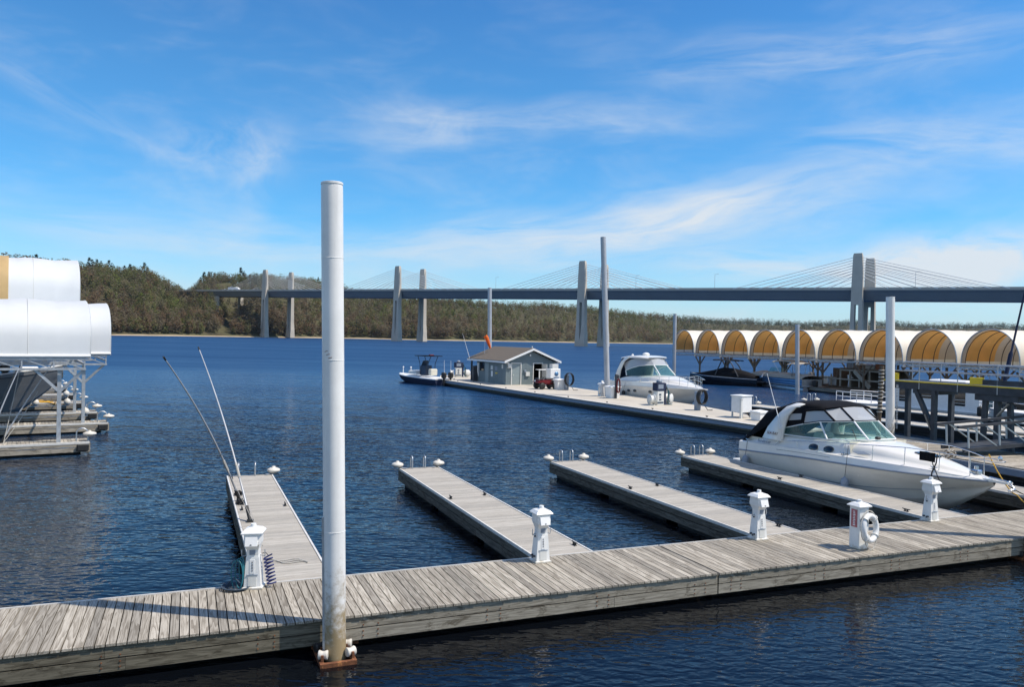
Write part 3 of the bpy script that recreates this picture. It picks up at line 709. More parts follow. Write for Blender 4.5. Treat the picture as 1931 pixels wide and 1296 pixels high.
# ------------------------------------------------------------------ power pedestals
def pedestal(label, loc, rz):
    o = thing('power_pedestal', label, 'power pedestal', loc, rz, 'white lighthouse power pedestals on the board walk')
    def rect(w, dpt, z, oy=0): return [(-w / 2, -dpt / 2 + oy, z), (w / 2, -dpt / 2 + oy, z), (w / 2, dpt / 2 + oy, z), (-w / 2, dpt / 2 + oy, z)]
    mb = MB(); mb.loft([rect(.36, .34, 0), rect(.36, .34, .03), rect(.30, .28, .045), rect(.225, .215, .56), rect(.205, .20, .60), rect(.205, .20, .70), rect(.235, .26, .755), rect(.27, .33, .81), rect(.275, .33, .86), rect(.285, .275, 1.0)], 0, False, True, True); mb.build('body', M['plastic'], o)
    mb = MB(); mb.loft([rect(.37, .37, 1.0), rect(.375, .375, 1.018), rect(.27, .27, 1.075), rect(.10, .10, 1.105), rect(.07, .07, 1.11)], 0, False, True, True)
    mb.cyl((0, 0, 1.105), .052, .055, 16, 0, .046); mb.build('cap', M['plastic'], o)
    mb = MB(); mb.hull([(x, y, z) for x in (-.105, .105) for (y, z) in ((-.150, .955), (-.185, .955), (-.235, .80), (-.185, .79), (-.15, .83))]); c_ = mb.build('outlet_cover', M['white'], o)
    mb = MB(); mb.tube([(0, -.222, .825), (0, -.236, .822)], .017, 12); mb.build('lock', M['galv'], c_)
    mb = MB(); mb.b2((-.05, -.112, .615), (.05, -.100, .70)); mb.build('meter_window', M['bluegrey'], o)
    sl = (.215 - .28) / 2 / (.56 - .045)
    def fy(z): return -(.28 + (.215 - .28) * (z - .045) / .515) / 2
    for nm, z0, z1, w, mt in (('access_panel', .06, .24, .15, M['offwhite']), ('name_plate', .28, .53, .085, M['white'])):
        mb = MB(); mb.prism([(-w / 2, fy(z0), z0), (w / 2, fy(z0), z0), (w / 2, fy(z1), z1), (-w / 2, fy(z1), z1)], (0, -.008, 0)); mb.build(nm, mt, o)
    mb = MB(); mb.prism([(-.10, fy(.25), .25), (.10, fy(.25), .25), (.10, fy(.262), .262), (-.10, fy(.262), .262)], (0, -.014, 0)); mb.build('panel_lip', M['bluegrey'], o)
    mb = MB()                                # the small dark number running down the plate
    for k, (w, h) in enumerate(((.022, .03), (.026, .034), (.026, .034), (.020, .03))):
        z = .48 - k * .048; y = fy(z) - .011
        mb.prism([(-w / 2, y, z - h / 2), (w / 2, y, z - h / 2), (w / 2, y, z + h / 2), (-w / 2, y, z + h / 2)], (0, -.002, 0))
        mb.prism([(-w / 5, y - .0022, z - h / 5), (w / 5, y - .0022, z - h / 5), (w / 5, y - .0022, z + h / 5), (-w / 5, y - .0022, z + h / 5)], (0, -.001, 0), 1)
    mb.build('number', [M['fenderblue'], M['white']], o)
    for s in (-1, 1):
        mb = MB(); mb.tube([(s * .105, .02, .585), (s * .20, -.02, .565), (s * .205, -.03, .60), (s * .205, -.03, .69)], .010, 6); mb.build('hose_hook', M['galv'], o)
    mb = MB(); mb.tube([(-.135, -.05, .13), (-.20, -.05, .13), (-.21, -.05, .10)], .022, 8); mb.build('tap', M['darksteel'], o)
    mb = MB(); mb.tube([(-.135, .06, .13), (-.19, .06, .13)], .022, 8); mb.build('tap', M['darksteel'], o)
    mb = MB(); mb.tube([(-.10, .04, .52), (-.14, .0, .53)], .018, 8); mb.build('cable_socket', M['darksteel'], o)
    return o
peds = []
for (x, y), rz, lb in (((480, 1113), 0, 'white lighthouse pedestal hung with a teal hose and a blue coiled cord'),
                       ((1025, 1063), 0, 'white lighthouse pedestal at the foot of the finger dock right of the big pile'),
                       ((1438, 1020), 0, 'white lighthouse pedestal left of the life ring post, between two finger docks'),
                       ((1764, 985), 0, 'white lighthouse pedestal in front of the bow of the white motor cruiser')):
    p = at(x, y, DK) + nn_ * .16; p.z = DK + .003
    if not peds: o = pedestal(lb, p, AU)
    else: o = dup(peds[0], p, AU + R(rz), lb)
    peds.append(o)
P1_ = peds[0]; Lp = P1_.location
peds[0].rotation_euler = (0, R(-1.2), AU - R(17))
o = thing('garden_hose', 'teal water hose looped on the left side of the leftmost pedestal', 'hose', Lp + u * -.2); mb = MB()
for k in range(3):
    c = Vector((-.0 - .03 * k, -.06 - .03 * k, .33)); mb.tube([c + Vector(((.06 + .03 * k) * math.cos(a), -.05 * math.cos(a) + .02 * math.sin(2 * a), (.25 + .02 * k) * math.sin(a) - .04 * k)) for a in [2 * math.pi * i / 22 for i in range(22)]], .011, 6, 0, True, True)
mb.build('loops', M['teal'], o)
mb = MB()
for k in range(4):
    mb.tube([Vector((-.10 + (.22 + .03 * k) * math.cos(a) * .8, -.06 + (.16 + .02 * k) * math.sin(a), .014 + .012 * k)) for a in [2 * math.pi * i / 24 for i in range(24)]], .011, 6, 0, True, True)
mb.tube([(-.02, -.05, .10), (-.12, -.03, .18), (-.24, .03, .10), (-.30, .05, .02), (-.2, -.12, .02), (.0, -.2, .02)], .011, 6); mb.build('floor_coil', M['fenderblue'], o)
o = thing('coiled_cord', 'dark blue spiral cord hanging on the right side of the leftmost pedestal', 'cord', Lp + u * .19 + nn_ * -.02); mb = MB()
mb.tube([Vector((.04 + .075 * math.cos(a) + .012 * a / 6.28, .05 * math.sin(a) - .004 * a / 6.28, .56 - .5 * a / (2 * math.pi * 8) + .03 * math.cos(a))) for a in [2 * math.pi * 8 * i / 130 for i in range(131)]], .014, 6); mb.build('spiral', M['bluecord'], o)
mb = MB(); mb.tube([(-.06, 0, .60), (0, 0, .62), (.05, 0, .57)], .007, 5); mb.build('hanger', M['blkrope'], o)
o = thing('mooring_line', 'frayed grey rope lying on the finger dock beside the leftmost pedestal', 'rope', dk(-3.95, 3.4, DK)); mb = MB()
for k in range(3): mb.tube([Vector((-.35 + .12 * i, .1 * math.sin(i * 1.3 + k) + .07 * k, .014 + .004 * k)) for i in range(8)], .011, 5)
mb.build('strands', M['rope'], o)

# ------------------------------------------------------------------ life ring station
lp = at(1630, 1038, DK) + nn_ * .17; lp.z = DK + .003
o = thing('life_ring_post', 'white square dock post with a faded red sign, carrying the life ring', 'post', lp, AU)
mb = MB(); mb.rbox((0, 0, .48), (.29, .29, .96), .012); mb.build('post', M['plastic'], o)
mb = MB()
def rect_(w, z): return [(-w / 2, -w / 2, z), (w / 2, -w / 2, z), (w / 2, w / 2, z), (-w / 2, w / 2, z)]
mb.loft([rect_(.375, .961), rect_(.38, .985), rect_(.24, 1.04), rect_(.10, 1.065)], 0, False, True, True); mb.cyl((0, 0, 1.064), .05, .045, 14); mb.build('cap', M['plastic'], o)
mb = MB(); mb.b2((-.155, -.085, .50), (-.147, .085, .90)); s_ = mb.build('sign_panel', M['pinksign'], o)
mb = MB()
for k in range(9): mb.b2((-.158, -.035 + (k % 3) * .006, .535 + k * .038), (-.1555, .03 - (k % 2) * .008, .556 + k * .038))
mb.build('sign_lettering', M['white'], s_)
mb = MB(); mb.tube([(.06, -.145, .78), (.06, -.22, .79), (.06, -.225, .82)], .012, 6); mb.build('hanger', M['galv'], o)
rg = thing('life_ring', 'white life ring with a grab rope hanging on the dock post', 'life ring', lp + u * .10 - nn_ * .215 + Vector((0, 0, .50)), AU)
rg.rotation_euler = (R(-6), 0, AU + R(15))
ax = Matrix.Rotation(R(90), 3, 'X'); mb = MB(); mb.torus((0, 0, 0), .275, .064, ax, 40, 14); mb.build('ring', M['white'], rg)
for k in range(4):
    mb = MB(); mb.tube([ax @ Vector((.275 * math.cos(R(45 + 90 * k)) + .079 * math.cos(R(45 + 90 * k)) * math.cos(t), .275 * math.sin(R(45 + 90 * k)) + .079 * math.sin(R(45 + 90 * k)) * math.cos(t), .079 * math.sin(t))) for t in [2 * math.pi * i / 14 for i in range(14)]], .014, 5, 0, True, True); mb.build('band', M['offwhite'], rg)
mb = MB()
for k in range(4):
    a0, a1 = 45 + 90 * k, 135 + 90 * k; pts = []
    for i in range(13):
        a = R(a0 + (a1 - a0) * i / 12); rr = .362 + .07 * math.sin(math.pi * i / 12) * (1 if 180 < (a0 + 45) % 360 < 360 else .35); p = Vector((rr * math.cos(a), 0, rr * math.sin(a)))
        if math.sin(a) < 0: p.z -= .05 * math.sin(math.pi * i / 12)
        pts.append(p)
    mb.tube(pts, .012, 6)
mb.build('grab_rope', M['rope'], rg)
mb = MB()
for k in range(7): mb.tube([Vector((.0 + .02 * math.sin(k), .10, .15 - .04 * k)) + Vector((.07 * math.cos(t), .02 * math.sin(t * 2), .05 * math.sin(t))) for t in [2 * math.pi * i / 10 for i in range(10)]], .012, 5, 0, True, True)
mb.build('throw_line', M['yrope'], rg)

# ------------------------------------------------------------------ mooring whips on the left finger dock
def whip(label, foot, tip, hook, r=.024, bow=.35, group='mooring whips on the left finger dock'):
    foot, tip = Vector(foot), Vector(tip); o = thing('mooring_whip', label, 'mooring whip', foot, 0, group)
    d = tip - foot; pts = []
    for i in range(17):
        q = i / 16; pts.append(d * q + Vector((0, 0, bow * 4 * q * (1 - q) * (1 - .3 * q))))
    mb = MB(); mb.tube(pts, [r * (1.15 - .62 * i / 16) for i in range(17)], 9); mb.build('rod', M['pole2'], o)
    mb = MB(); mb.tube([pts[-2].lerp(pts[-1], .6), pts[-1]], r * .9, 8); mb.build('tip_cap', M['rubber'], o)
    mb = MB(); mb.tube([(0, 0, 0), pts[1]], r * 1.8, 10); mb.box((0, 0, .03), (.16, .12, .06), AU); mb.build('socket', M['rubber'], o)
    if hook is not None:
        mb = MB(); mb.tube(sag(pts[4], Vector(hook) - foot, .05, 6), .006, 5); mb.tube([pts[3] * .98, pts[4] * 1.0], r * 1.5, 8); mb.build('tie_line', M['rope'], o)
    return o
fx = -4.57 + .10
wf1 = dk(fx + .05, 6.9, DK); wf2 = dk(fx + .07, 5.0, DK)
def dirtip(px, py, foot, ln):
    # tip of a rod of given length seen at pixel px, py
    best = None
    for i in range(400):
        Y = foot.y - 4 + i * .03; p = aty(px, py, Y); e = abs((p - foot).length - ln)
        if p.z > 1 and (best is None or e < best[0]): best = (e, p)
    return best[1]
whip('grey mooring whip leaning far left out over the water, the lower of the pair', at(452, 945, DK), dirtip(308, 673, at(452, 945, DK), 5.6), dk(fx + .3, 5.4, DK))
whip('grey mooring whip leaning left, the upper and steeper of the pair', at(472, 985, DK), dirtip(374, 655, at(472, 985, DK), 6.0), dk(fx + .25, 4.8, DK))
for (x, y, s) in ((437, 935, 'upper'), (441, 952, 'lower')):
    p = at(x + 12, y, DK); o = thing('rope_heap', 'dark heap of rope on the edge of the left finger dock, the %s of two' % s, 'rope', p); mb = MB()
    for k in range(6): mb.tube([Vector((.10 * math.cos(t + k) + .03 * rn.random(), .08 * math.sin(t * 1.0 + k * 2), .02 + .02 * k + .02 * math.sin(3 * t))) for t in [2 * math.pi * i / 12 for i in range(12)]], .012, 5, 0, True, True)
    mb.build('coils', M['blkrope'], o)
# ================================================================== boats
def ip(tab, x, k):
    for a, c in zip(tab, tab[1:]):
        if x <= c[0] + 1e-9: q = max(0, (x - a[0]) / (c[0] - a[0])); return a[k] + (c[k] - a[k]) * q
    return tab[-1][k]
def sm(tab, xs):
    """stations resampled with a light smoothing so that lines run fair"""
    W = len(tab[0]); rows = []
    for x in xs:
        r = [x]
        for k in range(1, W):
            h = .5; r.append(sum(ip(tab, max(tab[0][0], min(tab[-1][0], x + d)), k) * w for d, w in ((-h, .25), (0, .5), (h, .25))) if tab[0][0] + h < x < tab[-1][0] - h else ip(tab, x, k))
        rows.append(r)
    return rows
def lin(a, b, n): return [a + (b - a) * i / n for i in range(n + 1)]
def hull_parts(o, tab, mats, transom=True, names=('hull', 'deck_side')):
    """tab rows: x, half beam chine, z chine, z keel, half beam rub, z rub, half beam sheer, z sheer"""
    st = sm(tab, lin(tab[0][0], tab[-1][0], 30))
    def half(r, s): x, bc, zc, zk, br, zr, bs, zs = r; return [(x, 0, zk), (x, s * bc * .5, zk + (zc - zk) * .55), (x, s * bc, zc), (x, s * (bc + .02), zc + .04), (x, s * (bc + (br - bc) * .34), zc + (zr - zc) * .36), (x, s * (bc + (br - bc) * .35 + .012), zc + (zr - zc) * .38), (x, s * br, zr)]
    mb = MB(); mb.loft([half(r, -1)[::-1] + half(r, 1)[1:] for r in st], 0, True)
    if transom: mb.add(half(st[0], -1)[::-1] + half(st[0], 1)[1:], [tuple(range(13))])
    h = mb.build(names[0], mats[0], o)
    mb = MB()
    for s in (-1, 1): mb.loft([[(r[0], s * r[4], r[5]), (r[0], s * (r[4] + .035), r[5] + .015), (r[0], s * (r[4] + .035), r[5] + .045), (r[0], s * r[4], r[5] + .06)] for r in st], 0, True)
    mb.build('rub_rail', mats[2], o)
    mb = MB()
    for s in (-1, 1): mb.loft([[(r[0], s * r[4], r[5] + .05), (r[0], s * (r[4] * .4 + r[6] * .6), r[5] + (r[7] - r[5]) * .7), (r[0], s * r[6], r[7])] for r in st], 0, True)
    if transom:
        r = st[0]; mb.add([(r[0], -r[4], r[5] + .05), (r[0], -r[6], r[7]), (r[0], r[6], r[7]), (r[0], r[4], r[5] + .05)], [(0, 1, 2, 3)])
    mb.build(names[1], mats[1], o)
    return st
def rail(o, lines, posts, r=.014, mat=None, name='bow_rail'):
    mb = MB()
    for l in lines: mb.tube(l, r, 7)
    for a, b_ in posts: mb.tube([a, b_], r * .85, 6)
    return mb.build(name, mat or M['steel'], o)
def fender(label, top, ln=.55, r=.11, mat=None, group=None, line_to=None):
    o = thing('boat_fender', label, 'fender', top, 0, group); mb = MB()
    mb.lathe([(.02, .04), (.035, 0), (r * .8, -.05), (r, -.12), (r, -ln + .12), (r * .8, -ln + .05), (.03, -ln)], 16); mb.build('body', mat or M['fenderblue'], o)
    if line_to is not None: mb = MB(); mb.tube([(0, 0, .03), Vector(line_to) - Vector(top)], .008, 5); mb.build('line', M['blkrope'], o)
    return o
def text(o, body, size, mat, loc, rot, name='lettering', shear=.25, ext=.002):
    cu = bpy.data.curves.new(name, 'FONT'); cu.body = body; cu.size = size; cu.extrude = ext; cu.shear = shear; cu.materials.append(mat); cu.align_x = 'CENTER'
    tmp = bpy.data.objects.new('tmp', cu); COL.objects.link(tmp); dg = bpy.context.evaluated_depsgraph_get()
    me = bpy.data.meshes.new_from_object(tmp.evaluated_get(dg)); bpy.data.objects.remove(tmp)
    t = bpy.data.objects.new(name, me); COL.objects.link(t); t.parent = o; t.location = loc; t.rotation_euler = rot; return t

# ------------------------------------------------------------------ the white motor cruiser on the right
hd = Vector((.383, -.924, 0)); BO = Vector((12.48, 21.69, 0)) + u * 1.86 - hd * .22
bz = math.atan2(hd.y, hd.x)
bt = thing('motor_cruiser', 'large white motor cruiser with a black canvas top moored between two finger docks', 'boat', BO, bz)
H_ = [(-9.6, 1.28, .02, -.42, 1.48, .93, 1.46, 1.30), (-8.0, 1.33, .03, -.50, 1.57, 1.03, 1.55, 1.37), (-6.0, 1.34, .06, -.55, 1.60, 1.15, 1.57, 1.44), (-4.0, 1.24, .14, -.52, 1.50, 1.20, 1.44, 1.47), (-3.0, .96, .26, -.40, 1.34, 1.22, 1.26, 1.47),
      (-2.0, .55, .44, -.12, 1.06, 1.24, .97, 1.45), (-1.2, .25, .70, .36, .74, 1.26, .66, 1.41), (-.6, .09, .94, .76, .42, 1.27, .36, 1.37), (-.2, .03, 1.10, 1.04, .20, 1.28, .16, 1.34), (-.05, .01, 1.2, 1.18, .06, 1.28, .05, 1.32)]
st = hull_parts(bt, H_, (M['gelgrey'], M['gel'], M['bluegrey']))
mb = MB(); mb.loft([[(r[0], -(r[1] + (r[4] - r[1]) * .345) - .010, r[2] + (r[5] - r[2]) * .37), (r[0], -(r[1] + (r[4] - r[1]) * .36) - .014, r[2] + (r[5] - r[2]) * .392)] for r in st if r[0] < -1.0], 0, False); mb.build('knuckle_line', M['bluegrey'], bt)
# deck and cabin moulding
D_ = [(-9.6, 1.46, 1.30, 1.30, 1.30, 1.30), (-8.0, 1.55, 1.37, 1.40, 1.62, 1.64), (-7.2, 1.57, 1.40, 1.36, 1.80, 1.84), (-5.5, 1.555, 1.45, 1.32, 1.82, 1.95), (-4.6, 1.50, 1.46, 1.22, 1.84, 2.00), (-3.85, 1.42, 1.47, 1.08, 1.83, 2.00), (-3.0, 1.26, 1.47, .88, 1.76, 1.88), (-2.2, 1.03, 1.46, .64, 1.66, 1.74), (-1.5, .79, 1.43, .44, 1.57, 1.63), (-.8, .48, 1.385, .24, 1.47, 1.50), (-.35, .25, 1.35, .12, 1.39, 1.40), (-.05, .05, 1.32, .02, 1.33, 1.33)]
ds = sm(D_, lin(-9.6, -.05, 34)); mb = MB()
def dsec(r):
    x, bs, zs, bi, zi, zc = r; q = []
    for s in (-1, 1):
        h = [(x, s * bs, zs), (x, s * (bs - .05), zs + .025), (x, s * (bi + (bs - bi) * .35), zs + .03 + (zi - zs) * .10), (x, s * (bi + (bs - bi) * .12), zs + (zi - zs) * .6), (x, s * bi * .97, zi), (x, s * bi * .80, zi + (zc - zi) * .55), (x, s * bi * .45, zi + (zc - zi) * .9)]
        q += h if s < 0 else [(x, 0, zc)] + h[::-1]
    return q
ki = min(i for i, r in enumerate(ds) if r[0] > -4.75); fwd = ds[ki:]; mb.loft([dsec(r) for r in fwd], 0, True)
aft = ds[:ki + 1]
for s in (0, 1): mb.loft([(dsec(r)[:6] if s == 0 else dsec(r)[-6:]) for r in aft], 0, True)
mb.build('cabin_deck', M['gel'], bt)
mb = MB(); mb.loft([[(x, -1.30, 1.55), (x, -1.15, .98), (x, 1.15, .98), (x, 1.30, 1.55)] for x in (-9.4, -4.2)], 0, False, False)
mb.quad((-9.4, -1.3, 1.3), (-9.4, 1.3, 1.3), (-9.4, 1.15, .98), (-9.4, -1.15, .98)); mb.quad((-4.2, -1.3, 1.95), (-4.2, 1.3, 1.95), (-4.2, 1.15, .98), (-4.2, -1.15, .98)); mb.build('cockpit', M['seat'], bt)
mb = MB(); mb.hull([(-9.58, y, z) for y in (-1.25, 1.25) for z in (.36, .50)] + [(-10.5, y, z) for y in (-1.0, 1.0) for z in (.36, .46)] + [(-10.3, y, z) for y in (-1.2, 1.2) for z in (.36, .47)]); mb.build('swim_platform', M['gel'], bt)
for nm, c, sz in (('helm_seat', (-6.1, -.55, 1.65), (.55, .6, .8)), ('bench_seat', (-7.4, .65, 1.45), (1.3, .7, .6)), ('bench_seat', (-8.6, 0, 1.35), (.6, 1.9, .6)), ('dashboard', (-5.0, -.2, 1.80), (.55, 1.9, .36))):
    mb = MB(); mb.rbox(c, sz, .10); mb.build(nm, M['seat'] if 'seat' in nm else M['gel'], bt)
# windshield
WB_ = [(-7.25, 1.36, 1.84), (-6.2, 1.34, 1.87), (-5.2, 1.29, 1.92), (-4.55, 1.12, 1.97), (-4.05, .62, 2.02), (-3.92, 0, 2.04)]
WT_ = [(-7.30, 1.31, 2.07), (-6.35, 1.27, 2.32), (-5.65, 1.18, 2.47), (-5.15, 1.0, 2.52), (-4.75, .55, 2.56), (-4.66, 0, 2.57)]
def ring_(W): return [Vector((x, -y, z)) for x, y, z in W] + [Vector((x, y, z)) for x, y, z in W[-2::-1]]
rb_, rt_ = ring_(WB_), ring_(WT_)
for i0, i1 in ((0, 2), (2, 4), (4, 6), (6, 8), (8, 10)):
    mb = MB(); mb.loft([rb_[i0:i1 + 1], rt_[i0:i1 + 1]], 0, True); mb.build('windshield_pane', M['blueglass'], bt)
mb = MB(); mb.tube(rb_, .022, 6); mb.tube(rt_, .022, 6)
for i in (0, 2, 4, 6, 8, 10): mb.tube([rb_[i], rt_[i]], .034 if i in (4, 6, 2) else .028, 6)
mb.build('windshield_frame', M['white'], bt)
mb = MB(); mb.tube([(-4.25, -.95, 2.02), (-4.62, -.75, 2.32)], .012, 5); mb.tube([(-4.02, .2, 2.06), (-4.40, -.1, 2.34)], .012, 5); mb.rbox((-4.0, -.25, 2.08), (.14, .18, .10), .03); mb.build('wiper', M['rubber'], bt)
# radar arch
mb = MB()
def arch_sec(x0, x1, y, z, th): return [(x0, y - th, z), (x1, y - th, z), (x1, y + th, z), (x0, y + th, z)]
path = [(-8.22, -7.22, -1.46, 1.60), (-7.95, -7.14, -1.44, 2.05), (-7.50, -7.0, -1.38, 2.55), (-7.16, -6.74, -1.27, 2.88), (-6.92, -6.42, -1.08, 2.97), (-6.80, -6.34, -.5, 3.0), (-6.76, -6.30, 0, 3.02)]
secs = []
full = path + [(a, b_, -y, z) for a, b_, y, z in path[-2::-1]]
for i, (a, b_, y, z) in enumerate(full):
    k = min(i, len(full) - 1 - i); t_ = .055
    if k <= 3: secs.append([(a, y - t_, z), (b_, y - t_, z), (b_, y + t_, z), (a, y + t_, z)])
    else:
        sg = 1; secs.append([(a, y, z + t_), (b_, y, z + t_), (b_, y, z - t_), (a, y, z - t_)])
    if i > len(full) // 2 and k <= 3: secs[-1] = [(a, y + t_, z), (b_, y + t_, z), (b_, y - t_, z), (a, y - t_, z)]
mb.loft(secs, 0, True, True, True); ar = mb.build('radar_arch', M['gel'], bt)
text(ar, 'SEA RAY', .155, M['rust'], (-7.66, -1.532, 1.79), (R(90), 0, 0), 'lettering', .3)
mb = MB(); a0 = Vector((-7.28, -1.52, 2.30)); mb.tube([a0 + Vector((.08, 0, -.22)), a0 + Vector((-.75, .0, 1.75))], [.018, .007], 6); mb.box(a0 + Vector((.06, 0, -.18)), (.12, .06, .14)); mb.build('antenna', M['white'], bt)
# canvas
def arcrow(x, hw, z0, zt, n=12, p=.55): return [(x, -hw * math.cos(math.pi * i / n), z0 + (zt - z0) * math.sin(math.pi * i / n) ** p) for i in range(n + 1)]
mb = MB(); rows = [arcrow(-7.35, 1.26, 2.62, 3.06), arcrow(-6.9, 1.26, 2.70, 3.12), arcrow(-6.25, 1.23, 2.80, 3.17), [(-5.95 + .18 * math.sin(math.pi * i / 12), -1.18 * math.cos(math.pi * i / 12), 2.86 + .26 * math.sin(math.pi * i / 12) ** .6) for i in range(13)], [(-5.62 + .30 * math.sin(math.pi * i / 12), -1.08 * math.cos(math.pi * i / 12), 2.89 + .14 * math.sin(math.pi * i / 12) ** .7) for i in range(13)]]
mb.loft(rows, 0, True); mb.loft([[(x, y, z - .02) for x, y, z in r] for r in rows], 0, True); mb.build('canvas_top', M['black'], bt)
for s in (-1, 1):
    A = [(-7.28, s * 1.33, 2.09), (-6.35, s * 1.28, 2.34)]; B = [(-7.30, s * 1.27, 2.66), (-6.30, s * 1.23, 2.80)]
    mb = MB(); mb.loft([A, B], 0, False); mb.build('side_curtain', M['black'], bt)
    mb = MB(); q = lambda a, b_: Vector(A[0]).lerp(Vector(A[1]), a).lerp(Vector(B[0]).lerp(Vector(B[1]), a), b_) + Vector((0, s * .012, 0))
    mb.quad(q(.12, .42), q(.86, .34), q(.86, .80), q(.20, .86)); mb.build('curtain_window', M['clear'], bt)
    C0 = [Vector((-6.35, s * 1.28, 2.34)), Vector((-5.65, s * 1.18, 2.49)), Vector((-5.15, s * 1.0, 2.54))]; C1 = [Vector((-6.30, s * 1.23, 2.80)), Vector((-5.95, s * 1.17, 2.87)), Vector((-5.6, s * 1.07, 2.90))]
    mb = MB(); mb.loft([C0, C1], 0, True); mb.build('side_window', M['clear'], bt)
    mb = MB()
    for l in ((C0[0], C1[0]), (C0[2], C1[2])): mb.tube(l, .035, 6)
    mb.tube(C0, .022, 6); mb.tube([C1[0] - Vector((.0, 0, -.01)), C1[1], C1[2]], .05, 6); mb.build('window_binding', M['black'], bt)
f0 = [Vector((-5.15, -1.0, 2.54)), Vector((-4.75, -.55, 2.58)), Vector((-4.66, 0, 2.59)), Vector((-4.75, .55, 2.58)), Vector((-5.15, 1.0, 2.54))]
f1_ = [Vector((-5.6, -1.07, 2.90)), Vector((-5.38, -.52, 3.0)), Vector((-5.32, 0, 3.03)), Vector((-5.38, .52, 3.0)), Vector((-5.6, 1.07, 2.90))]
for i in range(4):
    mb = MB(); mb.loft([f0[i:i + 2], f1_[i:i + 2]], 0, False); mb.build('front_window', M['clear'], bt)
mb = MB()
for i in (1, 3): mb.tube([f0[i], f1_[i]], .034, 6)
mb.tube(f0, .022, 6); mb.tube(f1_, .03, 6); mb.build('window_binding', M['black'], bt)
mb = MB(); rows = []
for q in lin(0, 1, 6):
    x = -7.2 - 2.4 * q; zt = 3.06 - .3 * (q / .5) if q < .5 else 2.76 - 1.44 * (q - .5) / .5; hw = 1.25 + .14 * q; z0 = 2.6 - 1.32 * min(1, q * 1.02)
    rows.append(arcrow(x, hw, z0, max(zt, z0 + .05), 12, .4))
mb.loft(rows, 0, True); mb.loft([[(x, y * .985, z - .015) for x, y, z in r] for r in rows], 0, True); mb.build('aft_canvas', M['black'], bt)
# portholes, vents, hatches, graphics
for x in (-5.72, -5.06):
    mb = MB(); r = min(ds, key=lambda r: abs(r[0] - x)); y = -(r[3] + (r[1] - r[3]) * .26); z = r[2] + (r[4] - r[2]) * .38
    axp = Matrix.Rotation(R(90 - 18), 3, 'X'); mb.lathe([(.001, .02), (.20, .02), (.215, .01), (.215, -.03)], 24, 0, (0, 0, 0), axp)
    ph = mb.build('porthole', M['darkglass'], bt); ph.location = (x, y - .012, z); ph.scale = (1.0, 1, .52)
mb = MB(); mb.sheet([(-4.1, -1.26, 1.66), (-3.85, -1.28, 1.60), (-3.45, -1.15, 1.63), (-3.75, -1.14, 1.69)], .02); mb.build('deck_vent', M['bluegrey'], bt)
mb = MB(); mb.hull([(x, y, z + (1.72 if x > -2.5 else 1.795)) for x in (-2.55, -2.0) for y in (-.26, .26) for z in (-.03, .035)]); mb.build('deck_hatch', M['darkglass'], bt)
text(bt, 'Sundancer', .17, M['fenderblue'], (-8.02, -1.592, 1.44), (R(90), 0, 0), 'hull_lettering', .35)
mb = MB(); rs = [r for r in st if -7.5 < r[0] < -4.6]; mb.loft([[(r[0], -(r[4] * .4 + r[6] * .6) - .008, r[5] + (r[7] - r[5]) * .62), (r[0], -(r[4] * .4 + r[6] * .6) - .006, r[5] + (r[7] - r[5]) * .66)] for r in rs], 0, False); mb.build('pinstripe', M['fenderblue'], bt)
# rails
def rp(x, out=.0, dz=.0):
    r = [ip(D_, x, k) for k in range(6)]; return Vector((x, -(r[1] - .07 - out), r[2] + dz + .03))
hr = lambda x: .20 + .34 * max(0, min(1, (x + 7.2) / 5))
xs_ = lin(-7.3, -.55, 16)
for s in (1, -1):
    flip = lambda p: Vector((p.x, p.y * s, p.z))
    top = [flip(rp(x, .02, hr(x))) for x in xs_]
    nose = [Vector((.12, -.22 * s, 1.90)), Vector((.22, 0, 1.91))]
    rail(bt, [[flip(rp(-7.5, 0, 0))] + top + nose], [(flip(rp(x, 0, 0)), flip(rp(x - .0, .02, hr(x)))) for x in (-6.4, -5.4, -4.3, -3.3, -2.3, -1.35, -.6)])
mb = MB(); mb.hull([(-.35, y, z) for y in (-.17, .17) for z in (1.30, 1.38)] + [(.42, y, z) for y in (-.11, .11) for z in (1.31, 1.36)]); mb.build('bow_pulpit', M['gel'], bt)
mb = MB(); mb.tube([(-.2, 0, 1.42), (.36, 0, 1.38), (.52, 0, 1.24)], .022, 7); mb.tube([(.46, -.14, 1.14), (.56, 0, 1.20), (.46, .14, 1.14)], .03, 7); mb.tube([(.54, 0, 1.22), (.44, 0, 1.10)], .04, 7); mb.lathe([(.01, -.05), (.05, -.05), (.05, .05), (.01, .05)], 12, 0, (.38, 0, 1.36), Matrix.Rotation(R(90), 3, 'X')); mb.build('anchor', M['steel'], bt)
mb = MB(); mb.rbox((-.62, 0, 1.50), (.26, .22, .14), .03); mb.cyl((-.62, 0, 1.57), .06, .10, 12); mb.build('windlass', M['steel'], bt)
mb = MB(); mb.lathe([(.02, 0), (.05, .02), (.065, .10), (.02, .16)], 14, 0, (.10, 0, 1.92)); mb.build('bow_light', M['steel'], bt)
for x in (-1.5, -4.4, -9.2):
    mb = MB(); cleat(mb, rp(x, .04, 0), 0); mb.build('cleat', M['steel'], bt)
def bw(p): return BO + Matrix.Rotation(bz, 3, 'Z') @ Vector(p)
fender('blue-grey cylindrical fender hanging halfway along the motor cruiser beside its dock', bw((-4.05, -1.62, .82)), .55, .125, M['bluegrey'], 'fenders on the motor cruiser', bw((-4.05, -1.50, 1.86)))
fender('blue-grey cylindrical fender hanging near the stern of the motor cruiser', bw((-9.0, -1.64, .82)), .55, .125, M['bluegrey'], 'fenders on the motor cruiser', bw((-9.1, -1.48, 1.36)))
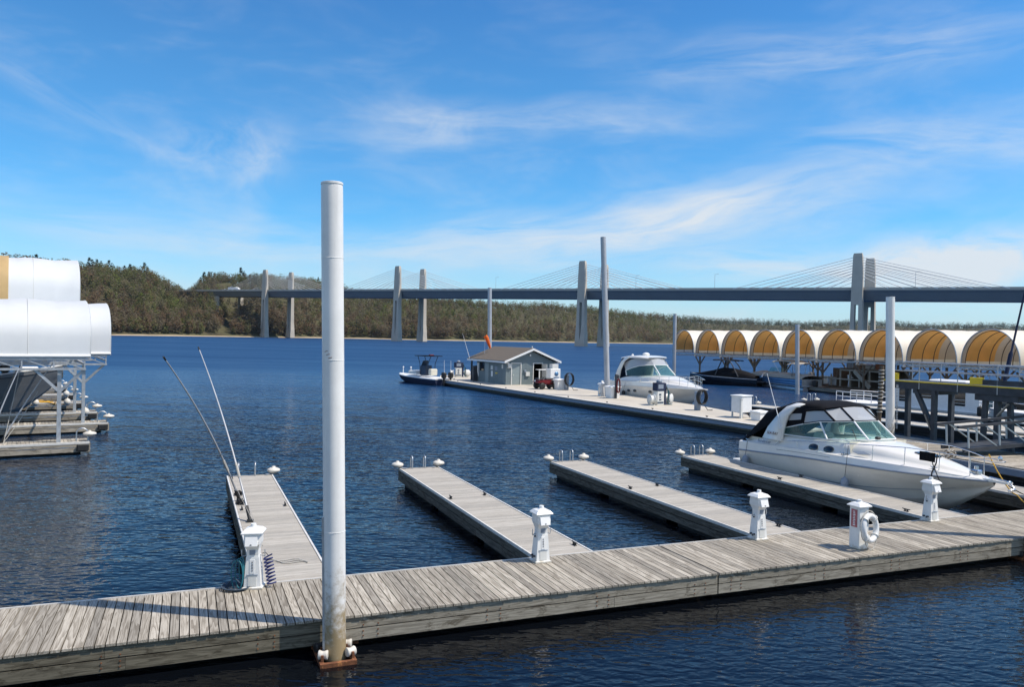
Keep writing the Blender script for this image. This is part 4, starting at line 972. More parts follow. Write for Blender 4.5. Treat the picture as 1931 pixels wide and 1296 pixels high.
o = thing('flag', 'small black cloth panel tied to the bow rail of the motor cruiser', 'cloth', bw((-1.60, -.82, 1.98))); o.rotation_euler = (0, 0, bz)
mb = MB(); mb.loft([[(x, -.02 - .012 * math.sin(x * 14 + z * 5), z) for x in lin(-.27, .27, 8)] for z in lin(0, -.28, 4)], 0, True); mb.loft([[(x, -.03 - .012 * math.sin(x * 14 + z * 5), z) for x in lin(-.27, .27, 8)] for z in lin(0, -.28, 4)], 0, True); mb.build('cloth', M['black'], o)
o = thing('mooring_line', 'black mooring line running from the cruiser bow down to the finger dock', 'rope', bw((-1.3, -.80, 1.95))); o.rotation_euler = (0, 0, bz)
mb = MB(); mb.tube([(0, 0, 0), (.02, -.06, -.25), (-.04, -.16, -.55), (.0, -.30, -1.2), (.02, -.55, -1.36)], .02, 6); mb.tube([(-.2, -.02, 0), (-.1, -.06, -.3), (.1, -.1, -.62), (.22, -.06, -.9)], .016, 6)
mb.tube([(.0, -.36, -1.18), (.0, -.40, -1.34)], .045, 8); mb.build('line', M['blkrope'], o)
q0 = bw((-.9, .9, 1.95)); q1 = dk(18.9, 2.4, DK + .02)
o = thing('mooring_line', 'yellow mooring line drooping from the cruiser bow to the board walk', 'rope', q0); mb = MB(); mb.tube([p - q0 for p in sag(q0, bw((-.2, 1.0, .9)), .1, 6) + sag(bw((-.1, 1.05, .85)), dk(17.9, 2.1, DK + .02), .28, 10)], .018, 6); mb.build('line', M['yrope'], o)
q0 = bw((.3, .1, 1.25)); o = thing('mooring_line', 'dark mooring line from the cruiser anchor to the right-hand finger dock', 'rope', q0); mb = MB(); mb.tube([p - q0 for p in sag(q0, dk(18.75, 2.9, DK + .02), .12, 10)], .016, 6); mb.build('line', M['blkrope'], o)
o = thing('rope_heap', 'tangle of rope and dark canvas hung on the far bow rail of the cruiser', 'rope', bw((-2.3, .98, 1.72))); mb = MB(); rn2 = random.Random(2)
for k in range(9): mb.tube([Vector((.16 * math.cos(t) + .04 * rn2.random(), .10 * math.sin(t + k), .12 * math.sin(t * 1.0 + k * .7) + .05 * rn2.random())) for t in [2 * math.pi * i / 12 for i in range(12)]], .014, 5, k % 2, True, True)
mb.build('coils', [M['rope'], M['brown']], o)

# ------------------------------------------------------------------ second white cruiser beyond the fuel dock
h2 = Vector((.357, -.934, 0)).normalized(); B2 = Vector((14.35, 58.3, 0)); b2z = math.atan2(h2.y, h2.x)
b2 = thing('motor_cruiser', 'white express cruiser with a dark windowed hardtop moored behind the fuel dock', 'boat', B2, b2z); k2 = 1.22
H2 = [(a * k2, b_ * 1.12, c * 1.1, d * 1.1, e * 1.14, f_ * 1.22, g * 1.14, h * 1.24) for a, b_, c, d, e, f_, g, h in H_]
D2 = [(a * k2, b_ * 1.14, c * 1.24, d * 1.14, e * 1.20, f_ * 1.20) for a, b_, c, d, e, f_ in D_]
st2 = hull_parts(b2, H2, (M['gelgrey'], M['gel'], M['offwhite']))
ds2 = sm(D2, lin(-9.6 * k2, -.06, 30)); mb = MB(); mb.loft([dsec(r) for r in ds2], 0, True); mb.build('cabin_deck', M['gel'], b2)
def sc2(p): return (p[0] * k2, p[1] * 1.14, p[2] * 1.20)
wb2 = [Vector(sc2(p)) for p in rb_]; wt2 = [Vector(sc2((p.x - .25, p.y * .96, p.z + .10))) for p in rt_]; wu2 = [Vector(sc2((p.x - .75, p.y * .90, p.z + .62))) for p in rt_]
for i0, i1 in ((0, 4), (4, 6), (6, 10)):
    mb = MB(); mb.loft([wb2[i0:i1 + 1], wt2[i0:i1 + 1]], 0, True); mb.build('windshield_pane', M['blueglass'], b2)
    mb = MB(); mb.loft([wt2[i0:i1 + 1], wu2[i0:i1 + 1]], 0, True); mb.build('upper_window', M['clear'], b2)
mb = MB(); mb.tube(wt2, .03, 6)
for i in (0, 4, 6, 10): mb.tube([wb2[i], wt2[i]], .05, 6)
mb.build('windshield_frame', M['white'], b2)
mb = MB(); rows = [[(x * k2, y * 1.14, z * 1.20) for x, y, z in arcrow(xx, hw, zz, zt, 10, .4)] for xx, hw, zz, zt in ((-8.4, 1.2, 3.02, 3.10), (-7.6, 1.28, 3.08, 3.22), (-6.6, 1.24, 3.12, 3.28), (-5.8, 1.08, 3.12, 3.24), (-5.3, .8, 3.10, 3.16))]
mb.loft(rows, 0, True); mb.loft([[(x, y, z - .07) for x, y, z in r] for r in rows], 0, True); mb.build('hardtop', M['gel'], b2)
for s in (-1, 1):
    mb = MB(); mb.loft([[sc2((a, s * (abs(y) - .05), z)), sc2((b_, s * (abs(y) - .05), z)), sc2((b_, s * (abs(y) + .03), z)), sc2((a, s * (abs(y) + .03), z))] for a, b_, y, z in ((-8.9, -8.2, 1.44, 1.5), (-8.45, -8.0, 1.42, 2.2), (-8.0, -7.6, 1.36, 2.8), (-7.5, -7.0, 1.26, 3.14))], 0, False, True, True); mb.build('arch_leg', M['gel'], b2)
    mb = MB(); mb.quad(sc2((-9.2, s * 1.3, 1.5)), sc2((-8.4, s * 1.36, 1.6)), sc2((-7.6, s * 1.25, 3.05)), sc2((-8.2, s * 1.2, 3.05))); mb.build('side_curtain', M['navy'], b2)
mb = MB(); mb.quad(sc2((-9.2, -1.3, 1.5)), sc2((-9.2, 1.3, 1.5)), sc2((-8.2, 1.2, 3.05)), sc2((-8.2, -1.2, 3.05))); mb.build('aft_canvas', M['navy'], b2)
mb = MB(); mb.lathe([(.02, 0), (.28, .02), (.30, .12), (.2, .2), (.02, .24)], 18, 0, sc2((-7.0, .1, 3.27))); mb.build('radar_dome', M['white'], b2)
mb = MB(); mb.lathe([(.02, 0), (.1, .02), (.1, .12), (.02, .16)], 12, 0, sc2((-7.9, -.5, 3.2))); mb.build('horn', M['white'], b2)
for x in (-8.1, -7.1, -4.9):
    r = min(st2, key=lambda r: abs(r[0] - x)); mb = MB(); mb.lathe([(.001, .02), (.2, .02), (.22, -.02)], 16, 0, (0, 0, 0), Matrix.Rotation(R(90), 3, 'X')); ph = mb.build('porthole', M['darkglass'], b2); ph.location = (x, -(r[1] + (r[4] - r[1]) * .80) - .02, r[2] + (r[5] - r[2]) * .72); ph.scale = (1.1, 1, .5)
hr2 = lambda x: .25 + .45 * max(0, min(1, (x + 6) / 4))
def rp2(x, dz=0): r = [ip(D2, x, k) for k in range(6)]; return Vector((x, -(r[1] - .08), r[2] + dz + .03))
for s in (1, -1):
    fl = lambda p: Vector((p.x, p.y * s, p.z)); xs2 = lin(-6.2, -.6, 12)
    rail(b2, [[fl(rp2(-6.4))] + [fl(rp2(x, hr2(x))) for x in xs2] + [Vector((.2, 0, 2.35))], [fl(rp2(x, hr2(x) * .5)) for x in xs2[5:]]], [(fl(rp2(x)), fl(rp2(x, hr2(x)))) for x in (-5, -3.9, -2.9, -1.9, -1.2, -.6)], .02)
mb = MB(); mb.hull([(-.45, y, z) for y in (-.2, .2) for z in (1.58, 1.66)] + [(.45, y, z) for y in (-.12, .12) for z in (1.60, 1.66)]); mb.build('bow_pulpit', M['gel'], b2)
M2 = Matrix.Rotation(b2z, 3, 'Z')
fender('black square fender hanging on the express cruiser behind the fuel pump', B2 + M2 @ Vector((-8.6, -1.95, .95)), .7, .16, M['rubber'], None, B2 + M2 @ Vector((-8.6, -1.8, 1.6)))

# ------------------------------------------------------------------ small patrol boat at the far end of the fuel dock
def small_boat(name, label, stern, bow, bw_, hgt, mats, cat='boat'):
    stern, bow = Vector(stern), Vector(bow); d = bow - stern; L = d.length; o = thing(name, label, cat, stern, math.atan2(d.y, d.x))
    T = [(0, bw_ * .84, .0, -.3, bw_ * .98, hgt * .72, bw_ * .98, hgt * .88), (L * .35, bw_ * .86, .02, -.32, bw_, hgt * .78, bw_, hgt * .93), (L * .65, bw_ * .7, .10, -.28, bw_ * .94, hgt * .86, bw_ * .92, hgt * 1.0), (L * .85, bw_ * .38, .24, -.1, bw_ * .66, hgt * .95, bw_ * .62, hgt * 1.08), (L * .96, bw_ * .12, .4, .2, bw_ * .3, hgt * 1.03, bw_ * .26, hgt * 1.15), (L, .02, .55, .5, .05, hgt * 1.07, .04, hgt * 1.18)]
    s = hull_parts(o, T, mats); mb = MB(); mb.loft([[(r[0], -r[6], r[7]), (r[0], -r[6] + .16, r[7] + .02), (r[0], 0, r[7] + .03), (r[0], r[6] - .16, r[7] + .02), (r[0], r[6], r[7])] for r in s], 0, True)
    mb.build('deck', mats[1], o); return o, L
po, L = small_boat('patrol_boat', 'small dark-hulled centre console boat with a T-top at the far end of the fuel dock', (-6.9, 81.6, 0), (-12.6, 88.4, 0), 1.3, .80, (M['navy'], M['white'], M['offwhite']))
mb = MB(); mb.rbox((3.6, 0, 1.45), (1.0, .9, 1.1), .08); mb.hull([(3.95, y, z) for y in (-.4, .4) for z in (1.95, 2.0)] + [(3.7, y, 2.5) for y in (-.35, .35)] + [(3.66, y, 2.5) for y in (-.35, .35)]); mb.build('console', M['fenderblue'], po)
mb = MB(); mb.rbox((2.3, 0, 1.3), (.5, .9, .7), .08); mb.build('seat', M['seat'], po)
mb = MB(); mb.rbox((3.2, 0, 3.02), (2.6, 1.9, .07), .03); mb.build('t_top', M['black'], po)
mb = MB()
for x in (2.7, 4.0):
    for s in (-1, 1): mb.tube([(x, s * .5, .95), (x, s * .55, 2.2), (x - .05, s * .85, 3.0)], .035, 7)
mb.build('t_top_frame', M['darksteel'], po)
mb = MB(); mb.rbox((2.5, .1, 3.12), (.3, .5, .12), .03); mb.build('light_bar', M['red'], po)
for s in (-1, 1):
    mb = MB(); mb.rbox((-.35, s * .42, 1.10), (.55, .42, .62), .10); mb.tube([(-.35, s * .42, .9), (-.42, s * .42, -.2)], .11, 8); mb.build('outboard', M['rubber'], po)
    mb = MB(); mb.rbox((-.34, s * .42 - .215, 1.12), (.3, .02, .24), .005); mb.build('motor_label', M['white'], po)
mb = MB(); mb.rbox((5.4, 0, 1.16), (1.5, 1.3, .38), .08); mb.build('bow_box', M['offwhite'], po)
for x, y in ((7.4, -.5), (5.9, -.9), (8.2, 0)):
    mb = MB(); mb.tube([(x, y, 1.0), (x, y, 1.5)], .05, 7); mb.lathe([(.02, 0), (.1, .06), (.1, .14), (.02, .2)], 10, 0, (x, y, 1.5)); mb.build('bollard', M['white'], po)
for x in (1.6, .4): mb = MB(); mb.tube([(x, -1.0, .9), (x + .05, -1.0, 2.6)], .02, 5); mb.build('antenna', M['white'], po)
mb = MB()
for k in range(10):
    if k != 5: mb.box((4.1 + .26 * k, -1.30 - .0 + .018 * k, .62), (.17, .03, .16), R(3))
mb.build('hull_lettering', M['offwhite'], po)

# ------------------------------------------------------------------ black wake boat and pontoon boat in front of the arched covers
po, L = small_boat('wake_boat', 'black wake boat under a black cover with an arched tower', (29.4, 92.4, 0), (22.2, 97.0, 0), 1.35, 1.15, (M['blackgloss'], M['blackgloss'], M['steel']))
mb = MB(); mb.loft([arcrow(x, hw, z0, zt, 10, .6) for x, hw, z0, zt in ((.3, 1.2, 1.0, 1.25), (1.5, 1.3, 1.02, 1.7), (3.0, 1.32, 1.05, 2.05), (4.4, 1.3, 1.1, 2.1), (5.6, 1.15, 1.15, 1.75), (7.2, .7, 1.2, 1.4), (8.2, .25, 1.25, 1.3))], 0, True); mb.build('cover', M['black'], po)
mb = MB()
for s in (-1, 1): mb.tube([(2.2, s * 1.3, 1.1), (2.9, s * 1.2, 2.4), (3.4, s * .95, 3.05), (5.2, s * .95, 3.0)], .07, 8); mb.tube([(5.0, s * 1.25, 1.2), (4.6, s * 1.1, 2.2), (4.3, s * .95, 3.02)], .07, 8)
mb.build('tower', M['darksteel'], po)
mb = MB(); mb.loft([arcrow(x, .98, z, z + .1, 8, .8) for x, z in ((2.2, 2.95), (3.6, 3.05), (5.4, 3.0))], 0, True); mb.loft([[(a, b_, c - .06) for a, b_, c in arcrow(x, .98, z, z + .1, 8, .8)] for x, z in ((2.2, 2.95), (3.6, 3.05), (5.4, 3.0))], 0, True); mb.build('tower_top', M['black'], po)
for k, (y, z) in enumerate(((-1.1, 1.45), (-.4, 1.3), (.3, 1.2), (-.9, .75))):
    mb = MB(); mb.lathe([(.02, -.1), (.14, -.08), (.16, 0), (.14, .08), (.02, .1)], 12, 0, (-.15 - .1 * k, y, z), Matrix.Rotation(R(90), 3, 'Y')); mb.build('speaker', M['steel'], po)
mb = MB(); mb.rbox((-.3, -.2, .55), (.7, 1.6, .14), .04); mb.build('swim_platform', M['darksteel'], po)

def pontoon(label, a, b_, side, top, cat='boat'):
    a, b_ = Vector(a), Vector(b_); d = b_ - a; L = d.length; o = thing('pontoon_boat', label, cat, a, math.atan2(d.y, d.x))
    for s in (-1, 1):
        mb = MB(); mb.tube([(0, s * .95, .12), (L * .82, s * .95, .12), (L * .93, s * .95, .26), (L, s * .95, .45)], [.33, .33, .26, .06], 14); mb.build('pontoon', M['alu'], o)
    mb = MB(); mb.rbox((L * .48, 0, .52), (L * .96, 2.5, .10), .03); mb.build('deck', M['galv'], o)
    for s in (-1, 1):
        mb = MB(); mb.loft([[(x, s * (1.22 + (.03 if k % 2 else 0)), .58 + .145 * k) for k in range(6)] for x in (.3, L * .93)], 0, False); mb.loft([[(x, s * (1.16 + (.03 if k % 2 else 0)), .58 + .145 * k) for k in range(6)] for x in (.3, L * .93)], 0, False)
        mb.build('side_panel', side, o)
    for x in (.3, L * .93):
        mb = MB(); mb.b2((x - .03, -1.22, .58), (x + .03, 1.22, 1.30)); mb.build('end_panel', M['alu'], o)
    mb = MB(); n_ = 5
    for k in range(n_):
        x0, x1 = .2 + (L * .93 - .2) * k / n_, .2 + (L * .93 - .2) * (k + 1) / n_
        rows = [arcrow(x, 1.3, 1.26, 1.26 + hh, 8, .8) for x, hh in ((x0, .42), ((x0 + x1) / 2, .60), (x1, .42))]
        mb.loft(rows, 0, True)
    mb.build('mooring_cover', top, o)
    mb = MB(); mb.rbox((-.35, 0, .9), (.6, .5, .7), .12); mb.tube([(-.35, 0, .7), (-.45, 0, -.3)], .12, 8); mb.build('outboard', M['rubber'], o)
    return o
o = pontoon('pontoon boat with blue sides and a tan mooring cover, in front of the arched covers', (32.9, 85.0, 0), (30.4, 97.0, 0), M['pontoon'], M['tan'])
mb = MB(); mb.loft([arcrow(x, 1.1, z, z + .22, 8, .7) for x, z in ((1.2, 2.75), (2.4, 2.9), (3.6, 2.75))], 0, True); mb.build('folded_bimini', M['tan'], o)
mb = MB()
for s in (-1, 1): mb.tube([(2.4, s * 1.15, 1.2), (2.4, s * 1.05, 2.8)], .03, 6)
mb.build('bimini_frame', M['darksteel'], o)
# ================================================================== fuel dock and what stands on it
FD = .60
fdir = Vector((-.477, .879, 0)); fz = math.atan2(fdir.y, fdir.x); fpr = Vector((.879, .477, 0))     # along the fuel dock (away), across it (right)
FR = [(15.2, 40.9), (-7.6, 82.9)]; BK = [(16.9, 42.2), (13.6, 55.8), (8.7, 67.6), (5.0, 75.4), (-1.2, 88.0), (-4.6, 94.0), (-8.3, 91.2)]
o = thing('fuel_dock', 'wide pale concrete fuel dock carrying the grey hut', 'dock', (15.2, 40.9, 0)); org = Vector((15.2, 40.9, 0))
poly = [Vector((x, y, 0)) - org for x, y in FR + BK[::-1]]
mb = MB(); mb.prism([p + Vector((0, 0, FD - .12)) for p in poly], (0, 0, .12)); mb.build('deck', M['deckconc'], o)
mb = MB(); mb.prism([p * .998 + Vector((0.02, .05, .20)) for p in poly], (0, 0, FD - .325)); mb.build('side_wall', M['fascia2'], o)
a, b_ = Vector((*FR[0], 0)) - org, Vector((*FR[1], 0)) - org; dd = (b_ - a).normalized(); oo = Vector((-dd.y, dd.x, 0)); oo = oo if oo.x < 0 else -oo
mb = MB(); mb.beam(a + oo * .05 + Vector((0, 0, FD + .005)), b_ + oo * .05 + Vector((0, 0, FD + .005)), .26, .03); mb.build('edge_strip', M['trim'], o)
mb = MB(); mb.beam(a + oo * .12 + Vector((0, 0, .43)), b_ + oo * .12 + Vector((0, 0, .43)), .16, .20); mb.build('rub_rail', M['bluegrey'], o)
mb = MB()
mb.beam(a + dd * .3 + Vector((0, 0, -.1)) - oo * .7, b_ - dd * .3 + Vector((0, 0, -.1)) - oo * .7, 1.2, .62)
mb.build('float', M['rubber'], o)
for k in range(9):
    mb = MB(); cleat(mb, a.lerp(b_, (k + .4) / 9.2) - oo * .22 + Vector((0, 0, FD + .02)), fz); c_ = mb.build('cleat', M['rubber'], o)

# ---- the hut
HC = at(953.7, 726.3, FD); HC.z = FD
hut = thing('dock_hut', 'grey-green clapboard hut with a brown shingle gable roof on the fuel dock', 'hut', HC, math.atan2(fpr.y, fpr.x))
W, D, E_h, RG = 5.5, 6.4, 2.30, 3.42       # x across the gable, y back along the dock
def clap(mb, p0, p1, z0, z1, nrm, top=None, m=0):
    """lapped boards from p0 to p1"""
    p0, p1, nrm = Vector(p0), Vector(p1), Vector(nrm); z = z0
    while z < z1 - .01:
        h = min(.155, z1 - z)
        a0, a1 = p0.copy(), p1.copy()
        if top:
            l0, l1 = top(z + h); a0, a1 = p0.lerp(p1, l0), p0.lerp(p1, l1)
        mb.prism([a0 + Vector((0, 0, z)), a1 + Vector((0, 0, z)), a1 + nrm * .0 + Vector((0, 0, z + h)), a0 + Vector((0, 0, z + h))], nrm * .016, m)
        mb.prism([a0 + nrm * .016 + Vector((0, 0, z)), a1 + nrm * .016 + Vector((0, 0, z)), a1 + nrm * .016 + Vector((0, 0, z + .05)), a0 + nrm * .016 + Vector((0, 0, z + .05))], nrm * .012, m); z += .155
mb = MB()
DR = [(.62, 1.58), (3.05, 4.0)]; DH = 2.06
for x0, x1 in ((0, .62), (1.58, 3.05), (4.0, W)): clap(mb, (x0, 0, 0), (x1, 0, 0), 0, DH, (0, -1, 0))
clap(mb, (0, 0, 0), (W, 0, 0), DH, E_h, (0, -1, 0)); sl = (RG - E_h) / (W / 2)
clap(mb, (0, 0, 0), (W, 0, 0), E_h, RG - .02, (0, -1, 0), lambda z: (min(.5, (z - E_h) / sl / W), max(.5, 1 - (z - E_h) / sl / W)))
mb.build('gable_wall', M['siding'], hut)
mb = MB(); clap(mb, (0, 1.2, 0), (0, D - .0, 0), 0, 2.1, (-1, 0, 0)); clap(mb, (0, 0, 0), (0, 1.2, 0), 0, 2.1, (-1, 0, 0)); clap(mb, (0, 0, 0), (0, D, 0), 2.1, E_h, (-1, 0, 0)); mb.build('side_wall', M['siding'], hut)
mb = MB(); clap(mb, (W, 0, 0), (W, D, 0), 0, E_h, (1, 0, 0)); mb.build('side_wall', M['siding'], hut)
mb = MB(); clap(mb, (W, D, 0), (0, D, 0), 0, E_h, (0, 1, 0)); mb.prism([(0, D, E_h), (W, D, E_h), (W / 2, D, RG)], (0, .02, 0)); mb.build('back_wall', M['siding'], hut)
mb = MB(); mb.b2((.05, .06, 0), (.07, D, 2.2)); mb.b2((W - .07, .06, 0), (W - .05, D, 2.2)); mb.b2((.1, 2.6, 0), (W - .1, 2.65, 2.25)); mb.build('inner_wall', M['dark'], hut)
for s in (0, 1):
    mb = MB(); x_e, z_e = (-.42, E_h - .17) if s == 0 else (W + .42, E_h - .17)
    y0, y1 = -.50, D + 1.5
    mb.prism([(x_e, y0, z_e + .12), (W / 2, y0, RG + .12), (W / 2, y0, RG + .19), (x_e, y0, z_e + .19)], (0, y1 - y0, 0))
    for k in range(16):                    # courses of shingles
        f0, f1 = k / 16, (k + 1) / 16; p = lambda f: (x_e + (W / 2 - x_e) * f, z_e + .19 + (RG - z_e) * f)
        (xa, za), (xb, zb) = p(f0), p(f1); mb.prism([(xa, y0 - .01, za + .002), (xb, y0 - .01, zb + .002), (xb, y0 - .01, zb + .006), (xa, y0 - .01, za + .02)], (0, y1 - y0 + .02, 0))
    mb.build('roof_slope', M['shingle'], hut)
mb = MB()
for s in (-1, 1): x_e = W / 2 + s * (W / 2 + .44); mb.prism([(x_e, -.53, E_h - .18), (W / 2, -.53, RG - .05), (W / 2, -.53, RG + .16), (x_e, -.53, E_h + .03)], (0, .03, 0)); mb.b2((min(x_e, x_e - s * .50), -.50, E_h - .19), (max(x_e, x_e - s * .50), -.02, E_h - .16))
for s in (0, 1): xx = -.45 if s == 0 else W + .43; mb.b2((xx, -.5, E_h - .18), (xx + .02, D + 1.5, E_h - .02))
mb.build('fascia_trim', M['white'], hut)
for k, (x0, x1) in enumerate(DR):
    mb = MB(); mb.b2((x0 - .09, -.06, 0), (x0, .02, DH + .09)); mb.b2((x1, -.06, 0), (x1 + .09, .02, DH + .09)); mb.b2((x0, -.06, DH), (x1, .02, DH + .09)); fr = mb.build('door_frame', M['offwhite'], hut)
    if k == 0:
        mb = MB(); mb.rbox(((x0 + x1) / 2, .03, DH / 2), (x1 - x0 - .01, .04, DH - .02), .006); d_ = mb.build('door', M['doorpaint'], hut); mb = MB(); mb.tube([(x0 + .1, -.0, 1.0), (x0 + .1, -.06, 1.0), (x0 + .2, -.06, 1.0)], .02, 6); mb.build('handle', M['steel'], d_)
    else:
        mb = MB(); mb.box((x1 + .02, -.50, DH / 2), (.04, .93, DH - .02)); mb.build('door', M['offwhite'], hut)
mb = MB(); mb.b2((-.03, -.035, 0), (.06, .0, 2.2)); mb.b2((W - .06, -.035, 0), (W + .03, .0, 2.2)); mb.build('corner_board', M['siding'], hut)
mb = MB(); mb.b2((-.07, 4.7, 1.15), (-.03, 5.6, 2.0)); w_ = mb.build('window', M['darkglass'], hut); mb = MB(); mb.b2((-.06, 3.6, 0), (-.03, 4.4, 2.0)); mb.build('side_door', M['doorpaint'], hut)
for nm, c, sz, mt in (('notice', (-.04, 2.95, 1.55), (.02, .45, .4), M['offwhite']), ('notice', (-.04, 2.9, .95), (.02, .35, .55), M['white']), ('notice', (-.04, 2.0, 1.5), (.02, .5, .4), M['bluegrey']), ('notice', (-.04, 1.95, 1.05), (.02, .45, .12), M['yellow']), ('notice', (-.04, .7, 1.75), (.02, .3, .4), M['offwhite']), ('meter_box', (2.35, -.10, 1.05), (.42, .14, .40), M['offwhite']), ('meter_box', (2.05, -.10, 1.35), (.2, .12, .22), M['bluegrey']), ('wall_lamp', (W / 2 - .15, -.1, 2.9), (.12, .14, .2), M['white']), ('electric_box', (.28, -.12, 1.9), (.3, .18, .34), M['offwhite']), ('shelf', (.3, -.1, 1.68), (.5, .2, .03), M['white'])):
    mb = MB(); mb.rbox(c, sz, .01); mb.build(nm, mt, hut)
for x in (-.1, W - .05): mb = MB(); mb.b2((x, D + 1.15, 0), (x + .15, D + 1.3, 2.2)); mb.build('porch_post', M['darksteel'], hut)
mb = MB(); mb.tube([(4.3, 2.5, 3.0), (4.3, 2.5, 3.75)], .06, 10); mb.build('vent_pipe', M['white'], hut)
mb = MB(); mb.tube([(-.35, D + 1.0, 2.2), (-.85, D + 1.9, 4.9)], [.025, .010], 5); mb.build('antenna', M['white'], hut)
Mh = Matrix.Rotation(math.atan2(fpr.y, fpr.x), 3, 'Z')
def hw(x, y, z=0): return HC + Mh @ Vector((x, y, z))
p = hw(.9, 6.5, 3.15); wsock = thing('windsock', 'orange windsock hanging limp from a short mast behind the hut roof', 'windsock', p)
mb = MB(); mb.tube([(0, 0, -.6), (0, 0, 1.55)], .03, 6); mb.build('mast', M['white'], wsock)
mb = MB(); mb.tube([(.02, 0, 1.55), (.18, 0, 1.35), (.42, .02, .70), (.58, .03, .25)], [.22, .22, .16, .08], 10, 0, False); mb.build('sock', M['orange'], wsock)

# ---- small things on the fuel dock
def fd(px, py): p = at(px, py, FD); p.z = FD + .003; return p
FZ = math.atan2(fpr.y, fpr.x)
o = thing('ice_chest', 'tall white ice freezer cabinet with an air conditioner on top beside the hut', 'freezer', fd(1046, 729), FZ)
mb = MB(); mb.rbox((0, .3, .88), (1.15, .8, 1.6), .04); mb.build('cabinet', M['white'], o); mb = MB(); mb.rbox((.05, .3, 1.90), (.70, .55, .42), .03); mb.build('top_unit', M['offwhite'], o)
mb = MB(); mb.lathe([(.01, 0), (.22, 0), (.22, .012), (.01, .012)], 20, 0, (.1, -.105, 1.2), Matrix.Rotation(R(90), 3, 'X')); mb.b2((-.2, -.118, .82), (.42, -.104, .90)); mb.build('blue_label', M['pontoon'], o)
o = thing('shelter_frame', 'low white counter with posts between the hut door and the freezer', 'counter', fd(1028, 728), FZ); mb = MB(); mb.rbox((0, .2, 1.55), (1.6, .7, .06), .01); mb.build('top', M['white'], o)
for x in (-.7, .1): mb = MB(); mb.b2((x - .05, -.1, 0), (x + .05, .0, 1.52)); mb.build('post', M['offwhite'], o)
q = thing('quad_bike', 'red and black quad bike parked in front of the hut', 'quad bike', fd(1029, 734), FZ + R(180))
mb = MB(); mb.hull([(x, y, z) for x, z0, z1, w in ((-.85, .5, .78, .32), (-.3, .42, .82, .26), (.3, .42, .78, .26), (.9, .55, .86, .34)) for y in (-w, w) for z in (z0, z1)]); mb.build('body', M['red'], q)
for x in (-.68, .68):
    for y in (-.5, .5):
        mb = MB(); mb.lathe([(.1, -.12), (.27, -.12), (.30, -.06), (.30, .06), (.27, .12), (.1, .12)], 16, 0, (x, y, .30), Matrix.Rotation(R(90), 3, 'X')); mb.build('wheel', M['rubber'], q)
    mb = MB(); mb.hull([(x + dx, y, z) for dx, z in ((-.42, .62), (.42, .62), (-.25, .74), (.25, .74)) for y in (-.56, .56)]); mb.build('fender', M['red'] if x > 0 else M['rubber'], q)
mb = MB(); mb.rbox((-.3, 0, .90), (.8, .4, .16), .06); mb.build('seat', M['rubber'], q)
mb = MB(); mb.tube([(.35, 0, .8), (.28, 0, 1.05)], .04, 6); mb.tube([(.22, -.38, 1.08), (.30, 0, 1.05), (.22, .38, 1.08)], .022, 6); mb.build('handlebar', M['rubber'], q)
mb = MB()
for x in (-.8, .75): mb.b2((x - .28, -.42, .93), (x + .28, .42, .96))
mb.build('rack', M['darksteel'], q)
mb = MB(); mb.lathe([(.01, 0), (.11, 0), (.09, .05), (.01, .06)], 12, 0, (1.0, -.2, .74), Matrix.Rotation(R(90), 3, 'Y')); mb.build('headlight', M['white'], q)
def bin_(label, p, w=.5, h=.85):
    o = thing('dock_bin', label, 'bin', p, FZ, 'white lidded bins on the fuel dock'); mb = MB(); mb.loft([[(-w * k, -w * k, z), (w * k, -w * k, z), (w * k, w * k, z), (-w * k, w * k, z)] for k, z in ((.44, 0), (.5, h))], 0, False, True, True); mb.build('box', M['white'], o)
    mb = MB(); mb.hull([(sx * w * .58, sy * w * .58, h + .002) for sx in (-1, 1) for sy in (-1, 1)] + [(sx * w * .58, sy * w * .58, h + .05) for sx in (-1, 1) for sy in (-1, 1)] + [(sx * w * .3, sy * w * .3, h + .12) for sx in (-1, 1) for sy in (-1, 1)]); mb.build('lid', M['white'], o); return o
bin_('white lidded bin beside the quad bike', fd(1054, 735), .75, .85)
bin_('white lidded bin at the foot of the tall leaning pile on the fuel dock', fd(1155, 751), .85, .85)
def reel(mb, c, r=.38, w=.22, rz=0):
    ax = Matrix.Rotation(rz, 3, 'Z') @ Matrix.Rotation(R(90), 3, 'X'); mb.lathe([(.05, -w), (r, -w), (r, -w + .03), (r * .78, -w + .035), (r * .78, w - .035), (r, w - .03), (r, w), (.05, w)], 24, 0, c, ax)
def coil_post(name, label, p, mat, h=1.0, n=6, r=.32):
    o = thing(name, label, 'hose', p, FZ); mb = MB(); mb.rbox((0, .1, h / 2), (.34, .30, h), .02); mb.build('post', M['bluegrey'], o)
    mb = MB(); rr = random.Random(int(p.x * 100))
    for k in range(n): mb.tube([Vector((.05 + r * math.cos(t) * (1 + .05 * rr.random()), -.14 - .045 * k, h * .72 + (r * 1.35) * math.sin(t))) for t in [2 * math.pi * i / 24 for i in range(24)]], .026, 6, 0, True, True)
    mb.tube([(.3, -.3, .3), (.45, -.4, .03), (.8, -.45, .03), (.95, -.3, .03)], .026, 6); mb.build('coil', mat, o); return o
coil_post('hose_coil', 'black and olive hose coiled on a post right of the quad bike', fd(1069, 736), M['yrope'] if False else M['rubber'], 1.35, 7, .42)
coil_post('hose_coil', 'black hose coiled on a grey box at the bow of the express cruiser', fd(1317, 774), M['rubber'], 1.25, 7, .36)
o = thing('hose_stand', 'dark post wound with a red hose at the stern of the express cruiser', 'hose', fd(1161, 752), FZ); mb = MB(); mb.rbox((0, 0, .95), (.16, .16, 1.9), .02); mb.rbox((.14, -.02, 1.72), (.2, .2, .3), .03); mb.build('post', M['darksteel'], o)
mb = MB()
